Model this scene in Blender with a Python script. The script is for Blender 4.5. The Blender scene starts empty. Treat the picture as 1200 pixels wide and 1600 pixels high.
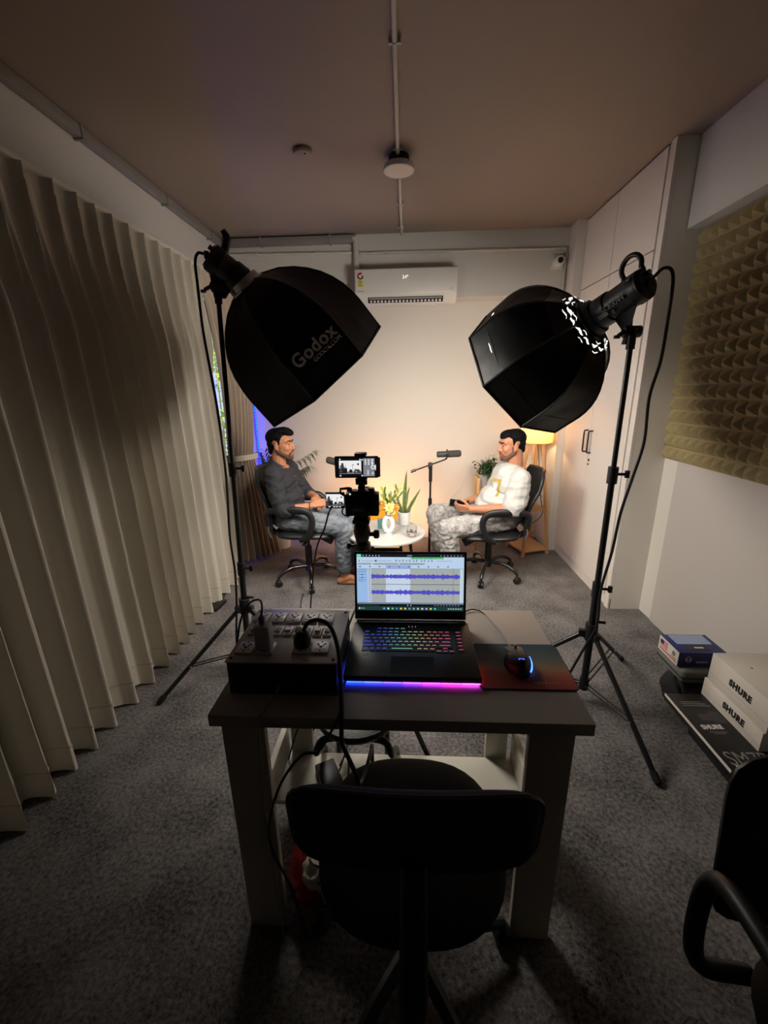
import bpy, bmesh, math, random
from mathutils import Vector, Matrix, noise
from mathutils.bvhtree import BVHTree

random.seed(7)
PI = math.pi
SC = bpy.context.scene
COL = SC.collection


def lin(c):
    out = []
    for v in c[:3]:
        v = v / 255.0
        out.append(v / 12.92 if v <= 0.04045 else ((v + 0.055) / 1.055) ** 2.4)
    return out


# ------------------------------------------------------------------ camera
cam_data = bpy.data.cameras.new('camera')
cam = bpy.data.objects.new('camera', cam_data)
COL.objects.link(cam)
cam_data.sensor_fit = 'HORIZONTAL'
cam_data.sensor_width = 36.0
cam_data.lens = 19.65
cam_data.clip_start = 0.02
right = Vector((0.998671, 0.049096, -0.015655))
up = Vector((0.001118, 0.28308, 0.959096))
back = Vector((0.051519, -0.957839, 0.282649))
mw = Matrix((right, up, back)).transposed().to_4x4()
mw.translation = Vector((0, 0, 1.5))
cam.matrix_world = mw
SC.camera = cam

# ------------------------------------------------------------------ world, exposure, light levels
SC.view_settings.view_transform = 'Standard'
SC.view_settings.look = 'None'
SC.view_settings.exposure = 0.0
SC.view_settings.gamma = 1.0
SC.view_settings.use_curve_mapping = False
SC.cycles.use_denoising = True
SC.cycles.max_bounces = 8
SC.cycles.diffuse_bounces = 2
SC.cycles.caustics_reflective = False
SC.cycles.caustics_refractive = False
world = bpy.data.worlds.new('world')
SC.world = world
world.use_nodes = True
world.node_tree.nodes['Background'].inputs[0].default_value = (0.75, 0.85, 1.0, 1)
world.node_tree.nodes['Background'].inputs[1].default_value = 1.2

SOFT_L = 31.0
SOFT_R = 32.0
SOFT_COL = (1.0, 0.925, 0.83)
LED_BLUE = 45.0
LAMP_BULB = 150.0
ORANGE = 17.0


# ------------------------------------------------------------------ materials
def new_mat(name):
    m = bpy.data.materials.new(name)
    m.use_nodes = True
    return m, m.node_tree, m.node_tree.nodes['Principled BSDF']


def mat(name, rgb, rough=0.6, metal=0.0, var=0.08, vscale=8.0, bump=0.0, bscale=60.0, spec=0.5,
        coords='Object', detail=3.0, stretch=None, sheen=0.0, coat=0.0):
    m, nt, b = new_mat(name)
    c = lin(rgb)
    tc = nt.nodes.new('ShaderNodeTexCoord')
    src = tc.outputs[coords]
    if stretch:
        mp = nt.nodes.new('ShaderNodeMapping')
        mp.inputs['Scale'].default_value = stretch
        nt.links.new(src, mp.inputs['Vector'])
        src = mp.outputs[0]
    n = nt.nodes.new('ShaderNodeTexNoise')
    n.inputs['Scale'].default_value = vscale
    n.inputs['Detail'].default_value = detail
    nt.links.new(src, n.inputs['Vector'])
    mx = nt.nodes.new('ShaderNodeMix')
    mx.data_type = 'RGBA'
    mx.inputs[6].default_value = [min(1, v * (1 - var)) for v in c] + [1]
    mx.inputs[7].default_value = [min(1, v * (1 + var)) for v in c] + [1]
    nt.links.new(n.outputs['Fac'], mx.inputs[0])
    nt.links.new(mx.outputs[2], b.inputs['Base Color'])
    b.inputs['Roughness'].default_value = rough
    b.inputs['Metallic'].default_value = metal
    b.inputs['Specular IOR Level'].default_value = spec
    if sheen:
        b.inputs['Sheen Weight'].default_value = sheen
    if coat:
        b.inputs['Coat Weight'].default_value = coat
    if bump:
        n2 = nt.nodes.new('ShaderNodeTexNoise')
        n2.inputs['Scale'].default_value = bscale
        n2.inputs['Detail'].default_value = 4
        nt.links.new(src, n2.inputs['Vector'])
        bp = nt.nodes.new('ShaderNodeBump')
        bp.inputs['Strength'].default_value = bump
        bp.inputs['Distance'].default_value = 0.01
        nt.links.new(n2.outputs['Fac'], bp.inputs['Height'])
        nt.links.new(bp.outputs[0], b.inputs['Normal'])
    return m


_em = {}


def emis(rgb, strength=1.0, linear=False):
    key = (tuple(rgb), strength, linear)
    if key in _em:
        return _em[key]
    m = bpy.data.materials.new('glow')
    m.use_nodes = True
    nt = m.node_tree
    nt.nodes.remove(nt.nodes['Principled BSDF'])
    e = nt.nodes.new('ShaderNodeEmission')
    c = list(rgb) if linear else lin(rgb)
    e.inputs[0].default_value = c + [1] if isinstance(c, list) else (*c, 1)
    e.inputs[1].default_value = strength
    nt.links.new(e.outputs[0], nt.nodes['Material Output'].inputs[0])
    _em[key] = m
    return m


def ramp_mat(name, stops, axis='X', rough=0.6, scale=1.0, offset=0.0, wob=0.15, wscale=6):
    """printed colour gradient along an object axis"""
    m, nt, b = new_mat(name)
    tc = nt.nodes.new('ShaderNodeTexCoord')
    sp = nt.nodes.new('ShaderNodeSeparateXYZ')
    nt.links.new(tc.outputs['Object'], sp.inputs[0])
    ma = nt.nodes.new('ShaderNodeMath')
    ma.operation = 'MULTIPLY_ADD'
    ma.inputs[1].default_value = scale
    ma.inputs[2].default_value = offset
    nt.links.new(sp.outputs[axis], ma.inputs[0])
    n = nt.nodes.new('ShaderNodeTexNoise')
    n.inputs['Scale'].default_value = wscale
    nt.links.new(tc.outputs['Object'], n.inputs['Vector'])
    m2 = nt.nodes.new('ShaderNodeMath')
    m2.operation = 'MULTIPLY_ADD'
    m2.inputs[1].default_value = wob
    nt.links.new(n.outputs['Fac'], m2.inputs[0])
    nt.links.new(ma.outputs[0], m2.inputs[2])
    r = nt.nodes.new('ShaderNodeValToRGB')
    el = r.color_ramp.elements
    while len(el) < len(stops):
        el.new(0.5)
    for e, (p, c) in zip(el, stops):
        e.position = p
        e.color = lin(c) + [1]
    nt.links.new(m2.outputs[0], r.inputs[0])
    nt.links.new(r.outputs[0], b.inputs['Base Color'])
    b.inputs['Roughness'].default_value = rough
    return m


def glass_mat(name, rgb=(255, 255, 255), rough=0.0, alpha=None):
    m, nt, b = new_mat(name)
    b.inputs['Base Color'].default_value = lin(rgb) + [1]
    b.inputs['Roughness'].default_value = rough
    b.inputs['Transmission Weight'].default_value = 1.0
    b.inputs['IOR'].default_value = 1.45
    return m


M = {}
M['wall'] = mat('wall_paint', (226, 219, 208), 0.75, var=0.02, vscale=2, bump=0.05, bscale=120)
M['wall_up'] = mat('wall_paint_grey', (214, 211, 206), 0.75, var=0.02, vscale=2, bump=0.05, bscale=120)
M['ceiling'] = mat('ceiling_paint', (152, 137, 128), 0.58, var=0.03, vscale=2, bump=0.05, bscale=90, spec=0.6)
M['lam'] = mat('cream_laminate', (233, 225, 216), 0.42, var=0.015, vscale=3)
M['white_paint'] = mat('white_paint', (225, 220, 212), 0.5, var=0.02)
M['white_plastic'] = mat('white_plastic', (222, 220, 214), 0.35, var=0.02)
M['black'] = mat('black_plastic', (22, 22, 24), 0.45, var=0.1)
M['black_matte'] = mat('black_matte', (16, 16, 17), 0.75, var=0.15)
M['black_metal'] = mat('black_metal', (20, 20, 22), 0.35, metal=0.0, var=0.1)
M['black_fabric'] = mat('black_fabric', (20, 20, 22), 0.85, var=0.25, vscale=200, bump=0.15, bscale=500)
M['softbox'] = mat('black_nylon', (5, 5, 6), 0.45, var=0.2, vscale=20, bump=0.12, bscale=25, spec=0.22)
M['softbox_gloss'] = mat('black_glossy_nylon', (5, 5, 6), 0.16, var=0.2, vscale=20, bump=0.5, bscale=14, spec=0.45)
M['leather'] = mat('black_leather', (26, 26, 28), 0.42, var=0.15, vscale=30, bump=0.15, bscale=150)
M['chrome'] = mat('chrome', (200, 200, 205), 0.18, metal=1.0, var=0.02)
M['dark_chrome'] = mat('dark_chrome', (90, 82, 82), 0.22, metal=1.0, var=0.05)
M['silver'] = mat('brushed_silver', (190, 190, 192), 0.3, metal=1.0, var=0.05)
M['carpet'] = None
M['curtain'] = mat('cream_curtain', (206, 199, 184), 0.55, var=0.05, vscale=6, bump=0.12, bscale=300, sheen=0.15, spec=0.35)
M['curtain_brown'] = mat('taupe_curtain', (196, 178, 160), 0.6, var=0.06, vscale=6, bump=0.12, bscale=300, sheen=0.15, spec=0.35)
M['foam'] = mat('olive_foam', (176, 160, 118), 0.95, var=0.1, vscale=12, bump=0.35, bscale=260, spec=0.1)
M['desk'] = mat('grey_desk_laminate', (180, 172, 164), 0.4, var=0.03, vscale=4)
M['desk_white'] = mat('white_desk_frame', (205, 200, 186), 0.5, var=0.03, vscale=4)
M['wood'] = mat('warm_wood', (218, 168, 112), 0.5, var=0.18, vscale=5, stretch=(1, 1, 0.12), bump=0.05, bscale=40)
M['duct'] = mat('grey_duct', (140, 136, 132), 0.5, var=0.08)
M['pipe'] = mat('white_pvc_pipe', (208, 204, 196), 0.4, var=0.03)
M['skin'] = mat('brown_skin', (172, 116, 84), 0.5, var=0.1, vscale=25, bump=0.06, bscale=200, spec=0.4)
M['skin2'] = mat('light_brown_skin', (172, 118, 88), 0.5, var=0.1, vscale=25, bump=0.06, bscale=200, spec=0.4)
M['lips'] = mat('lips', (150, 88, 74), 0.45, var=0.1)
M['hair'] = mat('black_hair', (8, 6, 7), 0.75, var=0.4, vscale=60, bump=0.6, bscale=160, stretch=(1, 1, 0.35), spec=0.12)
M['beard'] = mat('stubble', (82, 56, 43), 0.85, var=0.45, vscale=200, bump=0.3, bscale=400)
M['beard_light'] = mat('light_stubble', (98, 66, 50), 0.85, var=0.4, vscale=200, bump=0.3, bscale=400)
M['eye_white'] = mat('eye_white', (150, 138, 128), 0.35, var=0.02)
M['iris'] = mat('dark_iris', (30, 20, 16), 0.1, var=0.05)
M['shirt'] = mat('charcoal_shirt', (34, 34, 40), 0.8, var=0.15, vscale=40, bump=0.2, bscale=300)
M['tee'] = mat('white_tee', (184, 182, 177), 0.85, var=0.03, vscale=10, bump=0.15, bscale=250)
M['yellow_print'] = mat('yellow_print', (172, 148, 66), 0.7, var=0.08)


def denim(name, dark, light, scale):
    m, nt, b = new_mat(name)
    tc = nt.nodes.new('ShaderNodeTexCoord')
    n = nt.nodes.new('ShaderNodeTexNoise')
    n.inputs['Scale'].default_value = scale
    n.inputs['Detail'].default_value = 6
    n.inputs['Distortion'].default_value = 1.2
    nt.links.new(tc.outputs['Object'], n.inputs['Vector'])
    r = nt.nodes.new('ShaderNodeValToRGB')
    r.color_ramp.elements[0].position = 0.36
    r.color_ramp.elements[0].color = lin(dark) + [1]
    r.color_ramp.elements[1].position = 0.64
    r.color_ramp.elements[1].color = lin(light) + [1]
    nt.links.new(n.outputs['Fac'], r.inputs[0])
    nt.links.new(r.outputs[0], b.inputs['Base Color'])
    b.inputs['Roughness'].default_value = 0.85
    n2 = nt.nodes.new('ShaderNodeTexNoise')
    n2.inputs['Scale'].default_value = 300
    nt.links.new(tc.outputs['Object'], n2.inputs['Vector'])
    bp = nt.nodes.new('ShaderNodeBump')
    bp.inputs['Strength'].default_value = 0.25
    bp.inputs['Distance'].default_value = 0.004
    nt.links.new(n2.outputs['Fac'], bp.inputs['Height'])
    nt.links.new(bp.outputs[0], b.inputs['Normal'])
    return m


M['jeans_blue'] = denim('grey_blue_denim', (84, 92, 102), (122, 128, 134), 14)
M['jeans_wash'] = denim('acid_wash_denim', (122, 119, 118), (176, 172, 167), 26)
M['leaf'] = mat('green_leaf', (70, 104, 44), 0.45, var=0.3, vscale=14)
M['leaf_yellow'] = mat('yellow_green_leaf', (150, 158, 60), 0.45, var=0.25, vscale=14)
M['leaf_dark'] = mat('dark_leaf', (52, 82, 44), 0.45, var=0.35, vscale=20)
M['snake_leaf'] = mat('banded_leaf', (84, 100, 66), 0.4, var=0.7, vscale=14, stretch=(0.5, 0.5, 6))
M['leaf_edge'] = mat('yellow_leaf_edge', (168, 166, 82), 0.4, var=0.1)
M['soil'] = mat('soil', (48, 36, 28), 0.95, var=0.4, vscale=60)
M['pot'] = mat('white_pot', (226, 224, 220), 0.35, var=0.02)
M['pot_grey'] = mat('grey_pot', (176, 176, 174), 0.5, var=0.03)
M['table_white'] = mat('white_table_top', (184, 182, 178), 0.3, var=0.015)
M['flower_o'] = mat('orange_petal', (232, 136, 56), 0.6, var=0.15)
M['flower_y'] = mat('yellow_petal', (238, 224, 132), 0.6, var=0.1)
M['teal'] = mat('teal_box', (86, 140, 142), 0.5, var=0.05)
M['board_side'] = mat('dark_brown_board', (52, 34, 32), 0.5, var=0.2, vscale=10)
M['board_top'] = mat('grey_laminate', (192, 182, 176), 0.4, var=0.04)
M['socket'] = mat('socket_plastic', (240, 234, 228), 0.35, var=0.02)
M['hole'] = mat('dark_hole', (12, 10, 10), 0.8, var=0.1)
M['box_white'] = mat('white_card', (214, 206, 194), 0.7, var=0.03, vscale=6)
M['box_black'] = mat('black_card', (26, 25, 25), 0.4, var=0.1)
M['print_black'] = mat('black_print', (14, 14, 14), 0.6, var=0.05)
M['print_white'] = mat('white_print', (215, 212, 208), 0.6, var=0.03)
M['print_grey'] = mat('grey_print', (122, 118, 114), 0.6, var=0.03)
M['blue_card'] = mat('navy_card', (36, 44, 104), 0.45, var=0.1)
M['pale_blue'] = mat('pale_blue_card', (150, 168, 200), 0.45, var=0.1)
M['red'] = mat('red_plastic', (180, 32, 30), 0.5, var=0.1)
M['grey_case'] = mat('grey_case', (112, 112, 110), 0.6, var=0.08)
M['glass'] = glass_mat('clear_glass')
M['window_glass'] = glass_mat('window_glass', (240, 248, 255))
M['screen_off'] = mat('dark_screen', (8, 8, 10), 0.15, var=0.05)
M['phone_teal'] = mat('dark_teal_phone', (34, 62, 66), 0.25, var=0.05)
M['wrist'] = mat('dark_thread', (36, 20, 20), 0.8, var=0.1)
M['mic'] = mat('dark_grey_mic', (58, 56, 54), 0.55, var=0.08, bump=0.1, bscale=400)


def carpet_mat():
    m, nt, b = new_mat('carpet')
    tc = nt.nodes.new('ShaderNodeTexCoord')
    n = nt.nodes.new('ShaderNodeTexNoise')
    n.inputs['Scale'].default_value = 75
    n.inputs['Detail'].default_value = 8
    n.inputs['Roughness'].default_value = 0.75
    nt.links.new(tc.outputs['Object'], n.inputs['Vector'])
    n3 = nt.nodes.new('ShaderNodeTexNoise')
    n3.inputs['Scale'].default_value = 5
    n3.inputs['Detail'].default_value = 3
    nt.links.new(tc.outputs['Object'], n3.inputs['Vector'])
    ad = nt.nodes.new('ShaderNodeMath')
    ad.operation = 'MULTIPLY_ADD'
    ad.inputs[1].default_value = 0.35
    nt.links.new(n3.outputs['Fac'], ad.inputs[0])
    nt.links.new(n.outputs['Fac'], ad.inputs[2])
    r = nt.nodes.new('ShaderNodeValToRGB')
    r.color_ramp.elements[0].position = 0.5
    r.color_ramp.elements[0].color = lin((22, 21, 23)) + [1]
    r.color_ramp.elements[1].position = 0.86
    r.color_ramp.elements[1].color = lin((140, 135, 132)) + [1]
    nt.links.new(ad.outputs[0], r.inputs[0])
    nt.links.new(r.outputs[0], b.inputs['Base Color'])
    b.inputs['Roughness'].default_value = 0.95
    b.inputs['Specular IOR Level'].default_value = 0.15
    b.inputs['Sheen Weight'].default_value = 0.3
    b.inputs['Sheen Roughness'].default_value = 0.45
    bp = nt.nodes.new('ShaderNodeBump')
    bp.inputs['Strength'].default_value = 0.5
    bp.inputs['Distance'].default_value = 0.006
    nt.links.new(n.outputs['Fac'], bp.inputs['Height'])
    nt.links.new(bp.outputs[0], b.inputs['Normal'])
    return m


M['carpet'] = carpet_mat()

# ------------------------------------------------------------------ mesh building helpers
ORIGIN = {}


def frame(d):
    d = Vector(d).normalized()
    a = Vector((0, 0, 1)) if abs(d.z) < 0.9 else Vector((1, 0, 0))
    u = d.cross(a).normalized()
    return u, d.cross(u).normalized(), d


def smooth_path(pts, n=6):
    pts = [Vector(p) for p in pts]
    if len(pts) < 3:
        return pts
    out = []
    P = [2 * pts[0] - pts[1]] + pts + [2 * pts[-1] - pts[-2]]
    for i in range(1, len(P) - 2):
        p0, p1, p2, p3 = P[i - 1:i + 3]
        for k in range(n):
            t = k / n
            out.append(0.5 * ((2 * p1) + (p2 - p0) * t + (2 * p0 - 5 * p1 + 4 * p2 - p3) * t * t
                              + (3 * p1 - p0 - 3 * p2 + p3) * t * t * t))
    out.append(pts[-1])
    return out


class MB:
    def __init__(self):
        self.v, self.f, self.m = [], [], []

    def add(self, vs, fs, mi=0):
        o = len(self.v)
        self.v += [Vector(p) for p in vs]
        self.f += [tuple(i + o for i in f) for f in fs]
        self.m += [mi] * len(fs)
        return self

    def box(self, c, s, rot=None, mi=0):
        x, y, z = s[0] / 2, s[1] / 2, s[2] / 2
        vs = [Vector(p) for p in ((-x, -y, -z), (x, -y, -z), (x, y, -z), (-x, y, -z),
                                  (-x, -y, z), (x, -y, z), (x, y, z), (-x, y, z))]
        if rot is not None:
            vs = [rot @ p for p in vs]
        c = Vector(c)
        return self.add([p + c for p in vs], [(0, 3, 2, 1), (4, 5, 6, 7), (0, 1, 5, 4), (1, 2, 6, 5), (2, 3, 7, 6), (3, 0, 4, 7)], mi)

    def bb(self, lo, hi, mi=0):
        lo, hi = Vector(lo), Vector(hi)
        return self.box((lo + hi) / 2, hi - lo, None, mi)

    def tube(self, pts, r, n=8, smooth=0, mi=0, flat=1.0, closed=False):
        pts = [Vector(p) for p in pts]
        if smooth:
            rr = None
            if not isinstance(r, (int, float)):
                k = len(r)
                rr = r
            pts = smooth_path(pts, smooth)
            if rr:
                r = []
                for i in range(len(pts)):
                    t = i / (len(pts) - 1) * (k - 1)
                    j = min(int(t), k - 2)
                    r.append(rr[j] * (1 - (t - j)) + rr[j + 1] * (t - j))
        if isinstance(r, (int, float)):
            r = [r] * len(pts)
        vs, fs = [], []
        L = len(pts)
        u = None
        for i, p in enumerate(pts):
            if closed:
                d = pts[(i + 1) % L] - pts[i - 1]
            else:
                d = pts[min(i + 1, L - 1)] - pts[max(i - 1, 0)]
            if d.length < 1e-9:
                d = Vector((0, 0, 1))
            d.normalize()
            if u is None:
                u = frame(d)[0]
            else:
                u = (u - d * u.dot(d))
                u = u.normalized() if u.length > 1e-6 else frame(d)[0]
            w = d.cross(u)
            for k in range(n):
                a = 2 * PI * k / n
                vs.append(p + (u * math.cos(a) + w * math.sin(a) * flat) * r[i])
        R = L if closed else L - 1
        for i in range(R):
            for k in range(n):
                a, b = i * n + k, i * n + (k + 1) % n
                c, d2 = ((i + 1) % L) * n + (k + 1) % n, ((i + 1) % L) * n + k
                fs.append((a, b, c, d2))
        if not closed:
            fs.append(tuple(range(n - 1, -1, -1)))
            fs.append(tuple((L - 1) * n + k for k in range(n)))
        return self.add(vs, fs, mi)

    def cyl(self, a, b, r, r2=None, n=16, mi=0):
        return self.tube([a, b], [r, r if r2 is None else r2], n, mi=mi)

    def lathe(self, prof, c, axis=(0, 0, 1), n=24, mi=0, cap=True):
        u, w, d = frame(axis)
        c = Vector(c)
        vs, fs = [], []
        for (r, h) in prof:
            for k in range(n):
                a = 2 * PI * k / n
                vs.append(c + d * h + (u * math.cos(a) + w * math.sin(a)) * max(r, 1e-5))
        L = len(prof)
        for i in range(L - 1):
            for k in range(n):
                fs.append((i * n + k, i * n + (k + 1) % n, (i + 1) * n + (k + 1) % n, (i + 1) * n + k))
        if cap:
            fs.append(tuple(range(n - 1, -1, -1)))
            fs.append(tuple((L - 1) * n + k for k in range(n)))
        return self.add(vs, fs, mi)

    def ell(self, c, r, rot=None, nu=14, nv=9, mi=0):
        if isinstance(r, (int, float)):
            r = (r, r, r)
        c = Vector(c)
        vs, fs = [], []
        top = Vector((0, 0, r[2]))
        bot = Vector((0, 0, -r[2]))
        pts = []
        for i in range(1, nv):
            th = PI * i / nv
            for k in range(nu):
                a = 2 * PI * k / nu
                pts.append(Vector((r[0] * math.sin(th) * math.cos(a), r[1] * math.sin(th) * math.sin(a), r[2] * math.cos(th))))
        pts = [top] + pts + [bot]
        for k in range(nu):
            fs.append((0, 1 + k, 1 + (k + 1) % nu))
        for i in range(nv - 2):
            for k in range(nu):
                a = 1 + i * nu
                fs.append((a + k, a + nu + k, a + nu + (k + 1) % nu, a + (k + 1) % nu))
        a = 1 + (nv - 2) * nu
        for k in range(nu):
            fs.append((a + k, len(pts) - 1, a + (k + 1) % nu))
        if rot is not None:
            pts = [rot @ p for p in pts]
        return self.add([p + c for p in pts], fs, mi)

    def cap(self, a, b, ra, rb=None, n=12):
        """closed tapered capsule"""
        rb = ra if rb is None else rb
        a, b = Vector(a), Vector(b)
        L = (b - a).length
        if L < 1e-6:
            return self.ell(a, ra)
        prof = []
        for i in range(5):
            t = -PI / 2 + PI / 2 * i / 4
            prof.append((ra * math.cos(t), ra * math.sin(t)))
        for i in range(5):
            t = PI / 2 * i / 4
            prof.append((rb * math.cos(t), L + rb * math.sin(t)))
        return self.lathe(prof, a, b - a, n)

    def grid(self, fn, nu, nv, mi=0, closed_u=False):
        vs = [fn(i / nu, j / nv) for j in range(nv + 1) for i in range(nu + 1)]
        fs = []
        for j in range(nv):
            for i in range(nu):
                a = j * (nu + 1) + i
                fs.append((a, a + 1, a + nu + 2, a + nu + 1))
        return self.add(vs, fs, mi)

    def quad(self, a, b, c, d, mi=0):
        return self.add([a, b, c, d], [(0, 1, 2, 3)], mi)

    def prism(self, poly, d, mi=0):
        """poly: list of 3D points, extruded by vector d"""
        n = len(poly)
        d = Vector(d)
        vs = [Vector(p) for p in poly] + [Vector(p) + d for p in poly]
        fs = [tuple(range(n - 1, -1, -1)), tuple(range(n, 2 * n))]
        for i in range(n):
            fs.append((i, (i + 1) % n, n + (i + 1) % n, n + i))
        return self.add(vs, fs, mi)

    def leaf(self, base, d, L, w, droop=0.2, nrm=(0, 0, 1), fold=0.15, n=4, mi=0):
        d = Vector(d).normalized()
        nrm = Vector(nrm)
        s = d.cross(nrm)
        if s.length < 1e-4:
            s = frame(d)[0]
        s.normalize()
        nn = s.cross(d)
        vs, fs = [], []
        for i in range(n + 1):
            t = i / n
            p = Vector(base) + d * L * t - Vector((0, 0, 1)) * droop * L * t * t
            ww = w * math.sin(PI * min(1, (0.08 + t * 0.92))) ** 0.75 * 0.5
            vs += [p - s * ww + nn * fold * ww, p, p + s * ww + nn * fold * ww]
        for i in range(n):
            a = i * 3
            fs += [(a, a + 1, a + 4, a + 3), (a + 1, a + 2, a + 5, a + 4)]
        return self.add(vs, fs, mi)

    def mesh(self, name, mats, org=(0, 0, 0), smooth=True, angle=40, bevel=0.0, seg=2, fix=True):
        org = Vector(org)
        me = bpy.data.meshes.new(name)
        me.from_pydata([tuple(p - org) for p in self.v], [], self.f)
        if not isinstance(mats, (list, tuple)):
            mats = [mats]
        for mm in mats:
            me.materials.append(mm)
        if any(self.m):
            me.polygons.foreach_set('material_index', self.m)
        if fix or bevel:
            bm = bmesh.new()
            bm.from_mesh(me)
            if fix:
                bmesh.ops.recalc_face_normals(bm, faces=bm.faces)
            if bevel:
                ed = [e for e in bm.edges if len(e.link_faces) == 2 and e.calc_face_angle(0) > 0.5]
                bmesh.ops.bevel(bm, geom=ed, offset=bevel, segments=seg, affect='EDGES', profile=0.5, clamp_overlap=True)
            bm.to_mesh(me)
            bm.free()
        if smooth:
            me.shade_smooth()
            me.set_sharp_from_angle(angle=math.radians(angle))
        me.update()
        return me

    def build(self, name, mats, parent=None, **kw):
        org = ORIGIN.get(parent.name, Vector()) if parent else Vector(kw.pop('org', (0, 0, 0)))
        kw.pop('org', None)
        me = self.mesh(name, mats, org, **kw)
        o = bpy.data.objects.new(name, me)
        COL.objects.link(o)
        if parent:
            o.parent = parent
        else:
            o.location = org
        ORIGIN[o.name] = org
        return o


def tag(o, label=None, cat=None, group=None, kind=None):
    if label:
        o['label'] = label
    if cat:
        o['category'] = cat
    if group:
        o['group'] = group
    if kind:
        o['kind'] = kind
    return o


def thing(name, loc, label, cat, group=None):
    o = bpy.data.objects.new(name, None)
    o.empty_display_size = 0.05
    COL.objects.link(o)
    o.location = loc
    ORIGIN[o.name] = Vector(loc)
    return tag(o, label, cat, group)


def struct(o):
    o['kind'] = 'structure'
    return o


def text(name, s, size, mats, parent, pos, xdir, ydir, extrude=0.0004, align='CENTER', bold=0.0, shear=0.0, xs=1.0):
    cu = bpy.data.curves.new(name, 'FONT')
    cu.body = s
    cu.size = size
    cu.extrude = extrude
    cu.align_x = align
    cu.align_y = 'CENTER'
    cu.offset = bold
    cu.shear = shear
    cu.space_character = 1.0 + bold * 70
    tmp = bpy.data.objects.new(name, cu)
    COL.objects.link(tmp)
    dg = bpy.context.evaluated_depsgraph_get()
    me = bpy.data.meshes.new_from_object(tmp.evaluated_get(dg))
    bpy.data.objects.remove(tmp)
    bpy.data.curves.remove(cu)
    x = Vector(xdir).normalized()
    y = Vector(ydir)
    y = (y - x * y.dot(x)).normalized()
    z = x.cross(y)
    R = Matrix((x, y, z)).transposed()
    org = ORIGIN.get(parent.name, Vector()) if parent else Vector()
    for v in me.vertices:
        v.co = R @ Vector((v.co.x * xs, v.co.y, v.co.z)) + Vector(pos) - org
    me.materials.clear()
    me.materials.append(mats)
    o = bpy.data.objects.new(name, me)
    COL.objects.link(o)
    if parent:
        o.parent = parent
    ORIGIN[o.name] = org
    return o


def display(name, parent, o, ux, uy, w, h, rects, lift=0.00025):
    """flat screen picture made of layered lit rectangles; coordinates in 0..w, 0..h (y down)"""
    o, ux, uy = Vector(o), Vector(ux), Vector(uy)
    nrm = ux.cross(uy).normalized() * -1
    mb = MB()
    mats = []
    for i, (x0, y0, x1, y1, c, layer) in enumerate(rects):
        mt = emis(c) if not isinstance(c, bpy.types.Material) else c
        if mt not in mats:
            mats.append(mt)
        k = nrm * lift * layer
        p = [o + ux * (a / w) + uy * (b / h) + k for a, b in ((x0, y0), (x0, y1), (x1, y1), (x1, y0))]
        mb.quad(*p, mi=mats.index(mt))
    return mb.build(name, mats, parent, smooth=False, fix=False)


def copy_tree(o, parent=None):
    c = o.copy()
    COL.objects.link(c)
    if parent:
        c.parent = parent
    for ch in list(o.children):
        copy_tree(ch, c)
    return c


def rotz(a):
    return Matrix.Rotation(a, 3, 'Z')


def lerp(a, b, t):
    return Vector(a) * (1 - t) + Vector(b) * t


def organic(mb, name, mats, parent, voxel=0.006, smooth=6, wrinkle=None, fac=0.5):
    """fuse closed shapes into one continuous skin by voxel remesh, then relax it"""
    me = mb.mesh(name + '_raw', mats, (0, 0, 0), smooth=False)
    tmp = bpy.data.objects.new('tmp', me)
    COL.objects.link(tmp)
    r = tmp.modifiers.new('r', 'REMESH')
    r.mode = 'VOXEL'
    r.voxel_size = voxel
    r.use_smooth_shade = True
    s = tmp.modifiers.new('s', 'SMOOTH')
    s.iterations = smooth
    s.factor = fac
    dg = bpy.context.evaluated_depsgraph_get()
    out = bpy.data.meshes.new_from_object(tmp.evaluated_get(dg))
    bpy.data.objects.remove(tmp)
    bpy.data.meshes.remove(me)
    if wrinkle:
        ns = [v.normal.copy() for v in out.vertices]
        for v, nn in zip(out.vertices, ns):
            v.co += nn * wrinkle(v.co, nn)
    org = ORIGIN.get(parent.name, Vector()) if parent else Vector()
    out.transform(Matrix.Translation(-org))
    out.materials.clear()
    out.materials.append(mats)
    out.shade_smooth()
    out.name = name
    o = bpy.data.objects.new(name, out)
    COL.objects.link(o)
    if parent:
        o.parent = parent
    ORIGIN[o.name] = org
    return o


# ================================================================== ROOM SHELL
XL, XR, XW, YB, ZC = -1.58, 1.62, 1.402, 4.163, 2.725
YF = -3.6
struct(MB().bb((XL - 0.2, YF - 0.1, -0.06), (XR + 0.2, YB + 0.2, 0)).build('floor', M['carpet'], smooth=False))
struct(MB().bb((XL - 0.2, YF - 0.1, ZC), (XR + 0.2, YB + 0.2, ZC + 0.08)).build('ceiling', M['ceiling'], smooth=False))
struct(MB().bb((XL - 0.1, YB, 0), (XR + 0.1, YB + 0.1, ZC)).build('wall_back', M['wall'], smooth=False))
struct(MB().bb((XR, YF, 0), (XR + 0.1, YB, ZC)).build('wall_right', M['wall'], smooth=False))
struct(MB().bb((XL - 0.1, YF - 0.1, 0), (XR + 0.1, YF, ZC)).build('wall_front', M['wall'], smooth=False))
# left wall with the window opening
wl = MB()
WY0, WY1, WZ0, WZ1 = 0.5, 3.95, 0.35, 2.28
wl.bb((XL - 0.12, YF, 0), (XL, WY0, ZC)).bb((XL - 0.12, WY1, 0), (XL, YB, ZC))
wl.bb((XL - 0.12, WY0, WZ1), (XL, WY1, ZC)).bb((XL - 0.12, WY0, 0), (XL, WY1, WZ0))
struct(wl.build('wall_left', M['wall_up'], smooth=False))
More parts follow.
